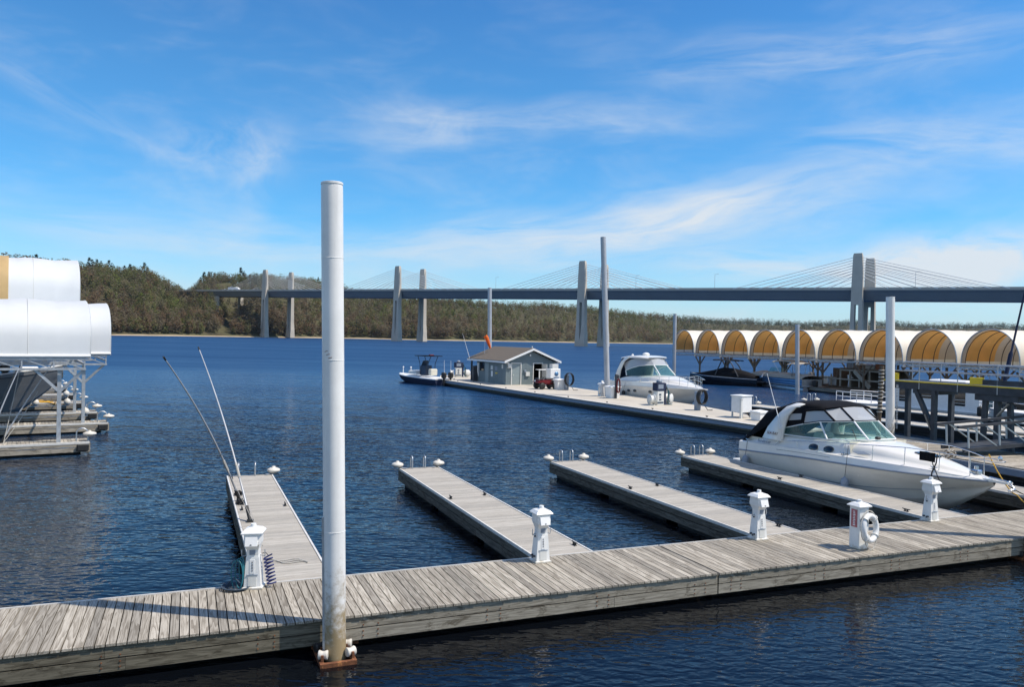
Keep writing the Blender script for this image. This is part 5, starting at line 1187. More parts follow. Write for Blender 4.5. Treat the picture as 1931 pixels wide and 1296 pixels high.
for k in range(5): mb.tube([Vector((.12 + .14 * math.cos(t), -.10 - .03 * k, 1.0 + .55 * math.sin(t))) for t in [2 * math.pi * i / 20 for i in range(20)]], .022, 6, 0, True, True)
mb.build('hose', M['red'], o)
o = thing('life_ring_post', 'small white round-topped dock post with a ring, left of the leaning pile', 'post', fd(1135, 747), FZ); mb = MB(); mb.loft([[(x * k, y * k, z) for x, y in ((-.24, -.24), (.24, -.24), (.24, .24), (-.24, .24))] for k, z in ((1, 0), (.8, .9), (1.15, .92), (1.1, 1.0), (.3, 1.12), (.3, 1.25))], 0, False, True, True); mb.build('post', M['white'], o)
mb = MB(); mb.torus((-.30, -.05, .5), .28, .06, Matrix.Rotation(R(60), 3, 'Z') @ Matrix.Rotation(R(90), 3, 'X'), 24, 8); mb.build('ring', M['offwhite'], o)
def pump(label, p, rz):
    o = thing('fuel_pump', label, 'fuel pump', p, rz, 'fuel pumps on the fuel dock'); mb = MB(); mb.rbox((0, 0, .55), (.75, .42, 1.10), .02); mb.build('cabinet', M['offwhite'], o)
    mb = MB(); mb.rbox((0, 0, 1.42), (.95, .50, .62), .03); mb.rbox((.48, 0, .75), (.18, .48, 1.9), .02); h = mb.build('head', M['navy'], o); mb = MB(); mb.b2((-.34, -.262, 1.27), (.22, -.252, 1.60)); mb.build('display', M['bluegrey'], h)
    mb = MB(); mb.lathe([(.02, 0), (.22, 0), (.22, .14), (.14, .22), (.02, .24)], 16, 0, (0, 0, 1.73)); mb.build('beacon', M['bluegrey'], o)
    mb = MB(); mb.b2((-.2, -.222, .36), (.06, -.212, .48)); mb.b2((-.16, -.222, .56), (.0, -.212, .66)); mb.b2((-.2, -.222, .74), (.04, -.212, .88)); mb.b2((-.36, -.222, .12), (.30, -.212, .26)); mb.build('label', M['fenderblue'], o)
    mb = MB()
    for k in range(4): mb.tube([(.60, -.24, 1.5 - .05 * k), (.72 + .05 * k, -.3, 1.0), (.66, -.32, .30 - .05 * k), (.80 + .03 * k, -.4, .04), (1.0, -.5, .03)], .022, 6, k % 2)
    mb.build('hose', [M['teal'], M['rubber']], o); mb = MB(); mb.tube([(.55, -.22, 1.1), (.55, -.30, 1.3), (.55, -.28, 1.4)], .03, 6); mb.build('nozzle', M['rubber'], o)
    for x in (-.85, 1.12):
        mb = MB(); reel(mb, (x, -.05, .46), .40, .20, R(20 if x > 0 else 70)); mb.b2((x - .2, -.2, 0), (x + .2, .1, .08)); mb.build('hose_reel', M['offwhite'], o)
    return o
pm1 = pump('fuel pump with a navy head and two white hose reels beside the express cruiser', fd(1242, 764), FZ + R(8)); pm1.scale = (.92, .92, .92)
pm2 = dup(pm1, fd(864, 711), FZ, 'distant fuel pump with white cabinet on the dock behind the patrol boat'); pm2.scale = (.95, .95, .95)
o = thing('hose_stand', 'dark stand with a white hose on the porch end of the hut', 'hose', fd(895, 719), FZ); mb = MB(); mb.rbox((0, 0, .8), (.5, .4, 1.6), .05); mb.rbox((.9, -.2, 1.0), (.45, .35, 2.0), .04); mb.build('post', M['darksteel'], o); mb = MB(); mb.tube([(.25, -.3, 1.9), (.2, -.32, 1.0), (.35, -.34, .5), (.5, -.3, .1)], [.12, .07, .1, .06], 7); mb.build('hose', M['white'], o)
o = thing('utility_cabinet', 'tall white utility cabinet standing on short legs near the end of the fuel dock', 'cabinet', fd(1403, 789), FZ + R(10)); mb = MB(); mb.rbox((.22, .35, .82), (.98, .80, .98), .02); mb.build('cabinet', M['white'], o); mb = MB(); mb.rbox((.22, .35, 1.345), (1.1, .9, .06), .02); mb.build('lid', M['white'], o)
for x in (-.2, .64):
    for y in (.0, .7): mb = MB(); mb.b2((x - .04, y - .04, 0), (x + .04, y + .04, .33)); mb.build('leg', M['galv'], o)
mb = MB(); mb.b2((-.42, -.08, 0), (-.30, .04, 1.15)); mb.b2((-.46, -.12, 1.152), (-.26, .08, 1.2)); mb.build('conduit', M['offwhite'], o); mb = MB(); mb.tube([(.5, .2, .3), (.7, .1, .1), (.8, .1, .05)], .05, 7); mb.build('pipe', M['darksteel'], o)
o = thing('dock_box', 'low white dock box with a sloped lid in front of the utility cabinet', 'dock box', fd(1440, 794), FZ + R(10)); mb = MB(); mb.rbox((.1, .3, .22), (.95, .62, .44), .02); mb.build('box', M['white'], o); mb = MB(); mb.hull([(x, y, z) for x in (-.44, .64) for y, z in ((-.06, .445), (.66, .445), (.66, .58), (-.06, .52))]); mb.build('lid', M['white'], o)

# ---- piles out in the marina
def px_pile(label, x0, y0, x1, y1, z0, w, mat='pole2', Y=None):
    b = at(x0, y0, z0) if Y is None else aty(x0, y0, Y); t = aty(x1, y1, b.y); d = t - b
    b = b - d * (b.z / d.z); return pile('mooring_pile', b, t, w / F * b.y / 2, label, M[mat], 'steel mooring piles out in the marina')
px_pile('tall leaning grey pile on the fuel dock in front of the middle bridge pylons', 1145.5, 748, 1137.5, 447, FD, 10.5)
px_pile('grey steel pile rising behind the hut roof', 923.5, 655, 923.5, 543, 0, 7.5, 'pole2', 90)
px_pile('grey steel pile at the left end of the arched covers', 1271, 697, 1273, 592, 0, 6.2, 'pole2', 108)
px_pile('grey steel pile standing among the arched covers behind the tan-covered pontoon boat', 1503.5, 700, 1503.5, 612, 0, 7.8, 'pole2', 80)
tp = px_pile('thick grey pile with a toothed rack behind the motor cruiser windshield', 1678.5, 824, 1679, 560, DK, 15.5, 'pole')
mb = MB()
for k in range(30): mb.box((.27, -.05, 1.0 + .075 * k), (.07, .10, .04))
mb.build('rack_teeth', M['galv'], tp)
# ================================================================== arched boat covers on the right
A0 = aty(1268, 663, 115); A8 = aty(1812, 688, 70.2); rstep = (A8 - A0) / 8; rstep.z = 0; rd = rstep.normalized(); ax_ = Vector((-rd.y, rd.x, 0))
if ax_.x < 0: ax_ = -ax_
STEP = rstep.length; ZF, ZA = 3.68, 6.78; CWID = 5.55; CL = 11.0
def arch(s0, y, hw, zf, za, n=40, dz=0.0):
    """points of an arch across the row (local x = along the row, y = along the ridge)"""
    return [(s0 + hw - hw * math.cos(math.pi * i / n), y, zf + (za - zf) * math.sin(math.pi * i / n) ** .88 + dz) for i in range(n + 1)]
WHICH = ['arched boat cover at the far left end of the row, beside a steel pile', 'second arched boat cover from the left end of the row', 'third arched boat cover from the left end of the row', 'fourth arched boat cover from the left end of the row', 'fifth arched boat cover from the left, crossed by a steel pile', 'sixth arched boat cover from the left, left of the thick toothed pile\'s neighbour', 'seventh arched boat cover, just left of the thick toothed pile', 'eighth arched boat cover, mostly right of the thick toothed pile', 'largest fully visible arched boat cover, crossed by a dark blue spar', 'arched boat cover cut off by the right edge of the photo']
WHICH[5] = 'sixth arched boat cover from the left, between two steel piles'
WHICH[6] = 'seventh arched boat cover from the left, its right foot near the toothed pile'
WHICH[7] = 'arched boat cover directly behind the thick toothed pile'
WHICH[7], WHICH[6] = 'eighth arched boat cover from the left, just right of the toothed pile', 'seventh arched boat cover from the left, cut by the toothed pile'
def boat_cover(t, label):
    base_ = A0 + rstep * t; base_.z = 0; o = thing('boat_cover', label, 'boat cover', base_, math.atan2(rd.y, rd.x), 'row of arched boat covers on the right')
    sg = 1 if (Vector((-rd.y, rd.x, 0)) - ax_).length < .1 else -1
    Y = lambda y: y * sg; hw = CWID / 2
    ys = [0, 1.8, 3.6, 5.4, 7.2, 9.0, CL]
    mb = MB(); rows = []
    for i, y in enumerate(ys):
        rows.append(arch(0, Y(y), hw, ZF - .05, ZA))
        if i < len(ys) - 1: rows.append([(x, yy, z - .035 * math.sin(math.pi * k / 40)) for k, (x, yy, z) in enumerate(arch(0, Y(y + .9), hw, ZF - .05, ZA))])
    mb.loft(rows, 0, True); mb.build('cover', M['cream'], o)
    def inner(y0, y1, i0, i1, off): return [[(hw + (x - hw) * (1 - off / hw), yy, z - off * .8) for x, yy, z in arch(0, Y(y), hw, ZF - .05, ZA)][i0:i1] for y in (y0, (y0 + y1) / 2, y1)]
    mb = MB(); mb.loft(inner(.02, .42, 0, 41, .03), 0, True); mb.build('end_band', M['liningw'], o)
    mb = MB(); mb.loft(inner(.42, 4.1, 1, 40, .04), 0, True); mb.build('lining', M['liningo'], o)
    mb = MB(); mb.loft(inner(4.1, CL - .1, 1, 40, .04), 0, True); mb.build('lining', M['liningw'], o)
    for y in (.45, 1.95, 3.45, 4.95, 6.45, 8.0, 9.6):
        mb = MB(); mb.tube([(hw + (x - hw) * .975, yy, z - .10) for x, yy, z in arch(0, Y(y), hw, ZF - .05, ZA)], .034, 6); mb.build('rib', M['wrib'], o)
    mb = MB(); mb.tube([(x, yy, z + .01) for x, yy, z in arch(0, Y(0), hw, ZF - .05, ZA)], .05, 6); mb.build('end_bow', M['galv'], o)
    mb = MB()
    for x in (.03, CWID - .03):
        for z in (ZF - .12, ZF - .52): mb.beam((x, Y(0), z), (x, Y(CL), z), .09, .09)
        for k in range(9): mb.beam((x, Y(CL * k / 9), ZF - .52), (x, Y(CL * (k + .5) / 9), ZF - .12), .05); mb.beam((x, Y(CL * (k + .5) / 9), ZF - .12), (x, Y(CL * (k + 1) / 9), ZF - .52), .05)
    for y in (.1, 5.5, CL - .1): mb.beam((0, Y(y), ZF - .32), (CWID, Y(y), ZF - .32), .10, .10)
    mb.build('truss', M['galv'], o)
    for y in (.9, 5.6, 10.2):
        mb = MB(); mb.beam((CWID + .2, Y(y), -.3), (CWID + .2, Y(y), ZF - .5), .18, .18)
        for s in (-1, 1): mb.beam((CWID + .2, Y(y), ZF - 1.75), (CWID + .2 + s * 1.15, Y(y), ZF - .55), .13, .13)
        mb.build('post', M['wrib'] if t % 2 else M['darkwood'], o)
    mb = MB(); mb.b2((CWID - .45, min(Y(.2), Y(CL)), .28), (CWID + .85, max(Y(.2), Y(CL)), .52)); mb.b2((CWID - .40, min(Y(.3), Y(CL)), .0), (CWID + .80, max(Y(.3), Y(CL)), .28)); mb.build('catwalk', M['brown'], o)
    return o
M['darkwood'] = wood('post_timber', (.10, .08, .06), (.22, .18, .14), 'Z', 10, .3, .2, .3)
cov = boat_cover(0, WHICH[0])
for k in range(1, 10):
    c_ = dup(cov, A0 + rstep * k - Vector((0, 0, (A0 + rstep * k).z)), None, WHICH[k])

def cov_pt(t, y, z=0): p = A0 + rstep * t + ax_ * y; p.z = z; return p
# front dock under the covers, with its small fittings
def plain_dock(label, a, b_, wid, z=.5, mat=None, side=None, trim=True, wheels=False, hoops=False, group='other wooden docks of the marina', rub=False, h=.36):
    a, b_ = Vector(a), Vector(b_); a.z = b_.z = 0; d = b_ - a; L = d.length; o = thing('wooden_dock', label, 'dock', a, math.atan2(d.y, d.x), group)
    mb = MB(); x = 0; pw = .3 if L > 15 else .2
    while x < L - .02:
        w = min(pw, L - x); mb.b2((x + .006, -wid, z - .04), (x + w - .006, 0, z + rn.uniform(-.002, .002))); x += w
    mb.build('deck_boards', mat or M['finger'], o)
    mb = MB(); fascia(mb, (0, 0, 0), (L, 0, 0), (0, 1, 0), [(z - h * .5, z - .045), (z - h, z - h * .5 - .03)], .04, 5); fascia(mb, (0, -wid, 0), (L, -wid, 0), (0, -1, 0), [(z - h * .5, z - .045), (z - h, z - h * .5 - .03)], .04, 5); fascia(mb, (0, 0, 0), (0, -wid, 0), (-1, 0, 0), [(z - h, z - .045)]); fascia(mb, (L, 0, 0), (L, -wid, 0), (1, 0, 0), [(z - h, z - .045)])
    mb.build('side_boards', side or M['dockold'], o)
    mb = MB(); mb.b2((.2, -wid + .15, -.25), (L - .2, -.15, z - h + .08)); mb.build('float', M['rubber'], o)
    if trim:
        mb = MB()
        for y in (.0, -wid): mb.b2((0, y - .06, z - .05), (L, y + .06, z + .014))
        mb.build('edge_strip', M['trim'], o)
    if rub:
        mb = MB(); mb.b2((0, .042, z - .30), (L, .16, z - .06)); mb.build('rub_rail', M['bluegrey'], o)
    if wheels:
        for y in (.05, -wid - .05): mb = MB(); dock_wheel(mb, (-.05, y, z + .12), .24); mb.build('dock_wheel', M['wheelplastic'], o)
    if hoops:
        for y in (-.35, -wid + .45): mb = MB(); hoop(mb, (.18, y, z), (-1, 0, 0), .45, .34, .03); mb.build('ladder_rail', M['alu'], o)
    return o
plain_dock('dark-sided dock in front of the arched covers carrying two small pedestals', cov_pt(4.75, -.4), cov_pt(7.5, -.4), 1.8, .55, M['brown'], M['bluegrey'] if False else M['dockold'], False)
for px, py, lb in ((1528, 725, 'small white pedestal on the dock in front of the arched covers, the left one'), (1603, 731, 'small white pedestal with an open arm in front of the arched covers, the right one')):
    p = at(px, py, .55); p.z = .555; q = dup(peds[1], p, FZ, lb, 'pedestals in front of the arched covers'); q.scale = (1.25, 1.25, 1.25); q.rotation_euler = (0, 0, FZ)
p = at(1557, 724, .55); p.z = .553; o = thing('dock_box', 'pale blue dock box between the two small pedestals by the arched covers', 'dock box', p, FZ); mb = MB(); mb.rbox((0, .3, .42), (.8, .6, .84), .03); mb.build('box', M['offwhite'], o); mb = MB(); mb.rbox((0, .3, .87), (.88, .68, .06), .02); mb.build('lid', M['offwhite'], o)
# brown work barge lying along the covers
a_, b_ = cov_pt(6.45, 1.5), cov_pt(4.62, 1.5); dv_ = b_ - a_; WBL = dv_.length
wb = thing('work_barge', 'brown timber work barge with open bays and a leaning plank under the middle covers', 'barge', a_, math.atan2(dv_.y, dv_.x)); wsg = 1 if (Matrix.Rotation(wb.rotation_euler.z, 3, 'Z') @ Vector((0, 1, 0)) - ax_).length < .1 else -1
def wbx(nm, x0, x1, y0, y1, z0, z1, mt): mb = MB(); y0, y1 = sorted((y0 * wsg, y1 * wsg)); mb.b2((x0, y0, z0), (x1, y1, z1)); return mb.build(nm, mt, wb)
wbx('hull', 0, WBL, 0, 4, -.2, .62, M['brown']); wbx('back_wall', .2, WBL - .2, 2.6, 2.7, .62, 2.5, M['brown']); wbx('roof', -.1, WBL * .62, -.1, 3.4, 2.5, 2.66, M['brown'])
for z in (1.35, 2.36): wbx('beam', 0, WBL if z < 2 else WBL * .62, -.06, .04, z, z + .14, M['tan'])
for k in range(9): wbx('post', WBL * k / 8 - .07, WBL * k / 8 + .07, -.05, .09, .62, 2.5 if k < 6 else 1.9, M['tan'])
for k in range(4): wbx('partition', WBL * (k + .5) / 5, WBL * (k + .5) / 5 + .08, .3, 2.6, .62, 2.3, M['darkwood'])
mb = MB(); mb.beam((2.4, -.25 * wsg, .7), (4.6, -.25 * wsg, 2.4), .10, .45); mb.build('gang_plank', M['tan'], wb)
for k, (x, w, h, mt) in enumerate(((1.0, .9, .5, 'brown'), (2.2, .7, .7, 'rust'), (3.6, 1.3, .35, 'tan'), (5.2, .8, .6, 'darkwood'), (6.3, .5, .9, 'greyhull'), (8.8, 1.0, .9, 'alu'))):
    o = thing('storage_crate', ['low brown crate at the right end of the work barge roof', 'rusty crate on the work barge roof', 'flat tan bundle on the work barge roof', 'dark timber crate on the work barge roof, near its middle', 'tall dark grey box on the work barge roof', 'pale metal box on the open left end of the work barge'][k], 'crate', wb.location + Matrix.Rotation(wb.rotation_euler.z, 3, 'Z') @ Vector((x, .9 * wsg, 2.662 if x < 7 else .622)), wb.rotation_euler.z + R(7 * k), 'clutter on the work barge')
    mb = MB(); mb.rbox((0, 0, h / 2), (w, .7, h), .02); mb.build('box', M[mt], o); mb = MB(); mb.rbox((0, 0, h + .02), (w + .08, .78, .04), .01); mb.build('lid', M['darkwood'], o)
po, L = small_boat('cuddy_boat', 'tan and black runabout with a raised bimini behind the pontoon boat', cov_pt(4.3, 1.2), cov_pt(2.7, -1.5), 1.2, 1.3, (M['blackgloss'], M['tan'], M['steel']))
mb = MB(); mb.loft([[(3.0, -1.0, 1.4), (2.6, -.9, 2.2)], [(4.2, -.5, 1.45), (3.6, -.5, 2.3)], [(4.5, 0, 1.5), (3.8, 0, 2.3)], [(4.2, .5, 1.45), (3.6, .5, 2.3)], [(3.0, 1.0, 1.4), (2.6, .9, 2.2)]], 0, False); mb.build('windshield', M['blueglass'], po)
mb = MB(); rows = [arcrow(x, 1.2, z, z + .18, 8, .7) for x, z in ((-.2, 2.95), (1.4, 3.1), (3.0, 2.95))]; mb.loft(rows, 0, True); mb.loft([[(a, b_, c - .05) for a, b_, c in r] for r in rows], 0, True); mb.build('bimini', M['tan'], po)
mb = MB()
for s in (-1, 1): mb.tube([(.2, s * 1.15, 1.2), (-.1, s * 1.18, 2.95)], .03, 6); mb.tube([(1.6, s * 1.15, 1.2), (2.8, s * 1.18, 2.95)], .03, 6); mb.tube([(1.6, s * 1.15, 1.2), (.4, s * 1.18, 3.0)], .03, 6)
mb.build('bimini_frame', M['steel'], po)
mb = MB(); mb.loft([arcrow(x, w, 1.28, 1.28 + h, 8, .7) for x, w, h in ((4.0, .9, .3), (5.2, .7, .2), (6.2, .3, .08))], 0, True); mb.build('bow_cover', M['brown'], po)

# more docks on the right
plain_dock('dark dock with white edges and ladder hoops just beyond the fuel dock end', (18.6, 58.7, 0), Vector((18.6, 58.7, 0)) - fdir * 24, 1.5, .55, None, M['dark'], True, True, True)
plain_dock('dark white-edged dock in front of the houseboat', (25.0, 63.8, 0), Vector((25.0, 63.8, 0)) - fdir * 24, 1.4, .55, None, M['dark'], True, True, True)
plain_dock('wide weathered dock under the steel gangway on the right', dk(24.0, 17.6, 0), dk(24.0, BW + .1, 0), -4.3, .55, M['deckx'], M['dockold'], False, rub=False) if False else None
wd_ = plain_dock('wide weathered dock under the steel walkway beyond the motor cruiser', dk(28.3, 17.6, 0), dk(28.3, BW + .1, 0), 4.3, .55, M['deckx2'] if 'deckx2' in M else M['deck'], M['dockold'], False)
mb = MB(); mb.b2((0, -4.3 - .16, .24), (15.3, -4.3 - .042, .50)); mb.build('rub_rail', M['bluegrey'], wd_)
plain_dock('pale plank dock at the right edge behind the lower gangway', Vector((27.5, 47.5, 0)), Vector((33.5, 36.5, 0)), 3.0, .7, M['finger'], M['dockold'], True)

# houseboat and cabin cruiser on the right
hd_ = (fdir * 1.0 + Vector((-.10, -.02, 0))).normalized(); hbA = at(1832, 787, .1) - hd_ * 2.0
hbA.z = -.22
hb = thing('houseboat', 'white houseboat with dark square windows and a railed bow deck', 'houseboat', hbA, math.atan2(hd_.y, hd_.x))
hb.scale = (1, 1, .82)
def hbx(nm, c, sz, mt, r=.03): mb = MB(); mb.rbox(c, sz, r); return mb.build(nm, M[mt], hb)
mb = MB(); mb.loft([[(x, -1.75 * k, .9), (x, -1.6 * k, -.2), (x, 1.6 * k, -.2), (x, 1.75 * k, .9)] for x, k in ((-.6, 1), (9.5, 1), (11.5, .9), (12.6, .62))], 0, False, False, True); mb.add([(-.6, -1.75, .9), (-.6, -1.6, -.2), (-.6, 1.6, -.2), (-.6, 1.75, .9)], [(0, 1, 2, 3)]); mb.build('hull', M['offwhite'], hb)
hbx('deck', (5.6, 0, .93), (12.6, 3.4, .08), 'white'); hbx('hull_stripe', (4.4, 1.76, .62), (9.4, .02, .06), 'fenderblue', .005); hbx('hull_stripe', (4.4, 1.76, .76), (9.4, .02, .03), 'fenderblue', .005)
for c, sz in (((4.1, 1.45, 1.95), (6.6, .08, 2.0)), ((4.1, -1.45, 1.95), (6.6, .08, 2.0)), ((.84, 0, 1.95), (.08, 2.82, 2.0)), ((7.36, 0, 1.95), (.08, 2.82, 2.0))): hbx('cabin_wall', c, sz, 'white', .01)
hbx('roof', (4.0, 0, 3.02), (7.8, 3.4, .14), 'white', .05)
for x, w, h, z in ((2.27, 1.05, 1.35, 2.1), (4.7, 1.1, .75, 2.25), (6.25, .75, 1.3, 2.1), (.3, 0, 0, 0)):
    if w:
        fr = hbx('window', (x, 1.50, z), (w, .04, h), 'darkglass', .01); mb = MB(); mb.b2((x - w / 2, 1.52, z - .16), (x + w / 2, 1.535, z - .12)); mb.b2((x - w / 2, 1.52, z - h / 2 + .2), (x + w / 2, 1.535, z - h / 2 + .24)); mb.build('window_bar', M['offwhite'], fr)
hbx('aft_opening', (.78, .3, 1.9), (.03, 1.5, 1.6), 'darkglass', .005)
mb = MB(); mb.rbox((3.4, 0, 3.35), (3.0, 1.8, .5), .2); mb.build('roof_hatch', M['white'], hb)
for s in (-1, 1):
    rail(hb, [[(8.8, s * 1.65, 1.9), (11.4, s * 1.5, 1.9), (12.3, s * 1.0, 1.9)], [(8.8, s * 1.65, 1.45), (11.4, s * 1.5, 1.45), (12.3, s * 1.0, 1.45)]], [((x, s * y, .95), (x, s * y, 1.9)) for x, y in ((8.8, 1.65), (10.1, 1.58), (11.4, 1.5), (12.3, 1.0))], .035, M['white'], 'deck_rail')
rail(hb, [[(-.5, 1.65, 1.85), (.75, 1.65, 1.85)], [(-.5, 1.65, 1.4), (.75, 1.65, 1.4)]], [((-.5, 1.65, .95), (-.5, 1.65, 1.85))], .03, M['white'], 'stern_rail')
Mhb = Matrix.Rotation(hb.rotation_euler.z, 3, 'Z'); fender('black fender hanging at the stern corner of the white houseboat', hbA + Mhb @ Vector((.5, 1.95, 1.3)), .75, .2, M['rubber'], None, hbA + Mhb @ Vector((.5, 1.8, 1.5)))
cc = at(1872, 797, 0); cr, L = small_boat('cabin_cruiser', 'white cabin cruiser with slanted windows at the right edge beyond the walkway', Vector((39.2, 49.2, 0)), Vector((33.4, 54.5, 0)), 1.4, .85, (M['white'], M['white'], M['fenderblue']))
mb = MB(); mb.loft([[(x, -1.18 * k, .85), (x + dx * .0, -1.06 * k, zt), (x, 1.06 * k, zt), (x, 1.18 * k, .85)] for x, k, zt, dx in ((.6, 1, 1.95, 0), (3.8, 1, 2.0, 0), (4.3, .95, 1.85, 0), (5.3, .85, 1.05, 0))], 0, False, False, True); mb.build('cabin', M['white'], cr)
for s in (-1, 1):
    for x0, x1 in ((1.0, 2.0), (2.2, 3.2), (3.35, 3.95)):
        mb = MB(); mb.sheet([(x0, s * 1.165, 1.02), (x1 + .1, s * 1.165, 1.02), (x1 - .05, s * 1.10, 1.78), (x0 + .05, s * 1.10, 1.78)], .03); mb.build('window', M['darkglass'], cr)
mb = MB(); mb.sheet([(5.05, -.75, 1.28), (5.05, .75, 1.28), (4.42, .8, 1.80), (4.42, -.8, 1.80)], .03); mb.build('windscreen', M['darkglass'], cr)
rail(cr, [[(4.5, s * 1.25, 1.4), (6.5, s * .75, 1.5), (7.8, 0, 1.55)] for s in (-1, 1)], [((x, s * y * .88, .9), (x, s * y * .88, 1.46)) for x, y in ((4.5, 1.4), (5.6, 1.15), (6.6, .85)) for s in (-1, 1)], .025)
# clutter of white boats under the far right covers
for k, (t, y, ln, lb) in enumerate(((7.35, 2.4, 7.5, 'white runabout half hidden under the arched covers, left of the blue spar'), (8.2, 3.0, 7.0, 'white runabout half hidden under the rightmost arched covers'), (9.0, 2.2, 7.5, 'tan and white runabout at the right edge under the arched covers'))):
    q, L = small_boat('runabout', lb, cov_pt(t, y + ln), cov_pt(t, y), 1.15, 1.15, (M['white'] if k < 2 else M['tan'], M['white'], M['fenderblue']), 'boat')
    mb = MB(); mb.loft([[(3.2, -.95, 1.2), (2.7, -.85, 1.9)], [(4.3, -.45, 1.25), (3.7, -.4, 1.95)], [(4.5, 0, 1.25), (3.8, 0, 1.95)], [(4.3, .45, 1.25), (3.7, .4, 1.95)], [(3.2, .95, 1.2), (2.7, .85, 1.9)]], 0, False); mb.build('windshield', M['blueglass'], q)
    mb = MB(); rows = [arcrow(x, 1.05, z, z + .15, 8, .7) for x, z in ((.4, 2.5), (1.6, 2.6), (2.9, 2.5))]; mb.loft(rows, 0, True); mb.loft([[(a, b_, c - .05) for a, b_, c in r] for r in rows], 0, True); mb.build('bimini', M['navy'] if k == 0 else M['brown'], q)
    mb = MB()
    for s in (-1, 1): mb.tube([(.6, s * 1.0, 2.5), (1.8, s * 1.02, 1.1), (2.8, s * 1.0, 2.5)], .035, 6)
    mb.build('bimini_frame', M['white'], q)
# dark blue furled spar leaning up at the right
a = aty(1894, 722, 44); b_ = aty(1934, 545, 44); o = thing('boat_spar', 'dark blue leaning spar with a furled blue cover at the right edge', 'spar', a); d = b_ - a
mb = MB(); mb.tube([(0, 0, 0), d * .3, d * .34, d * .6, d, d * 1.4], [.10, .12, .06, .055, .05, .04], 8); mb.build('pole', M['navy'], o)
mb = MB(); mb.tube([d * .02, d * -.4], .05, 8); mb.build('stub', M['steel'], o)

# steel walkway on piles
WK0 = Vector((20.0, 41.7, 0)); wk = thing('steel_walkway', 'raised dark steel walkway with yellow edges on steel piles at the right', 'walkway', WK0, math.atan2(-fdir.y, -fdir.x)); zt = 3.40; WL = 17
mb = MB(); mb.b2((0, -.12, zt - .42), (WL, .0, zt)); mb.b2((0, 1.5, zt - .42), (WL, 1.62, zt)); mb.b2((0, .0, zt - .10), (WL, 1.5, zt - .02)); mb.b2((4.6, -.16, zt + .03), (WL, -.12, zt + .28)); mb.build('girder', M['darksteel'], wk)
mb = MB(); mb.b2((0, -.165, zt - .06), (WL, -.122, zt + .0)); mb.build('yellow_edge', M['yellow'], wk)
rail(wk, [[(0, -.05, zt + z), (WL, -.05, zt + z)] for z in (.95, .50)] + [[(0, 1.55, zt + z), (WL, 1.55, zt + z)] for z in (.95, .50)], [((x, y, zt - .4), (x, y, zt + 1.0)) for x in (.4, 2.0, 4.0, 5.9, 8.2, 10.5) for y in (-.14, 1.64)], .028, M['galv'], 'railing')
for x in (.62, 5.05):
    mb = MB(); mb.rbox((x, -.32, zt + .20), (.62, .03, .34), .01, R(48)); mb.build('yellow_sign', M['yellow'], wk)
for x, w in ((.35, .26), (2.75, .26), (5.2, .22), (5.75, .30), (6.3, .22)):
    for y in (.0, 1.4) if x < 5 else (.2,):
        mb = MB(); mb.beam((x + (0 if x < 5 else (x - 5.75) * .35), y, -1), (x, y, zt - .43), w, .2); mb.build('leg', M['darksteel'], wk)
mb = MB(); mb.beam((2.75, -.02, .95), (1.75, -.02, zt - .43), .2, .2); mb.build('brace', M['darksteel'], wk)
mb = MB(); mb.beam((2.68, -.13, 1.0), (2.35, -.13, 1.75), .12, .03); mb.build('brace_plate', M['tan'], wk)
mb = MB(); mb.beam((5.9, -.1, 2.0), (6.4, -.1, 2.6), .14, .06); mb.build('brace_plate', M['tan'], wk)
mb = MB()
for y in (.0,): mb.b2((1.6, -.05, zt - .62), (3.0, 1.5, zt - .43)); mb.b2((4.8, -.05, zt - .72), (6.8, 1.5, zt - .43))
mb.build('cap_beam', M['darksteel'], wk)
# lower gangway truss
ga = at(1822, 850, .80); gb = ga + Vector((6.2, 1.5, .45)); gdir = (gb - ga).normalized(); gp = Vector((-gdir.y, gdir.x, 0)).normalized()
gw = thing('gangway', 'aluminium gangway truss sloping to the dock at the right edge', 'gangway', ga)
mb = MB()
for s in (0, 1.2):
    q0, q1 = gp * s, gp * s + (gb - ga); mb.beam(q0 - gdir * .15, q1, .10, .16); mb.beam(q0 - gdir * .45 + Vector((0, 0, 1.02)), q1 + Vector((0, 0, 1.02)), .12, .10)
mb.b2((-.1, 0, .02), (.2, 1.1, .06)); mb.prism([gp * .02 + Vector((0, 0, .03)), gp * 1.18 + Vector((0, 0, .03)), gp * 1.18 + (gb - ga) + Vector((0, 0, .03)), gp * .02 + (gb - ga) + Vector((0, 0, .03))], (0, 0, .03)); mb.build('frame', M['darksteel'], gw)
for s in (0, 1.2):
    for k in range(4):
        q = gp * s + (gb - ga) * (k / 4 + .02); mb = MB(); mb.beam(q, q + Vector((0, 0, 1.0)) - gdir * .06, .06); mb.build('post', M['alu'], gw)
        q2 = gp * s + (gb - ga) * ((k + 1) / 4); mb = MB(); mb.beam(q + Vector((0, 0, .98)) + gdir * .1, q2 + Vector((0, 0, .05)), .05); mb.build('diagonal', M['alu'], gw)
# timber pile wrapped in pale rope
p = at(1656, 826, DK); t_ = aty(1663, 690, p.y); o = thing('timber_pile', 'short brown timber pile with pale rope wrapping beside the toothed pile', 'pile', p); d = t_ - p
mb = MB(); mb.tube([d * -.2, d], .10, 12); mb.build('shaft', M['brown'], o)
mb = MB()
for k in range(13): mb.torus(d * (.36 + .048 * k), .112, .030, None, 16, 6)
mb.build('rope_wrap', M['rope'], o)

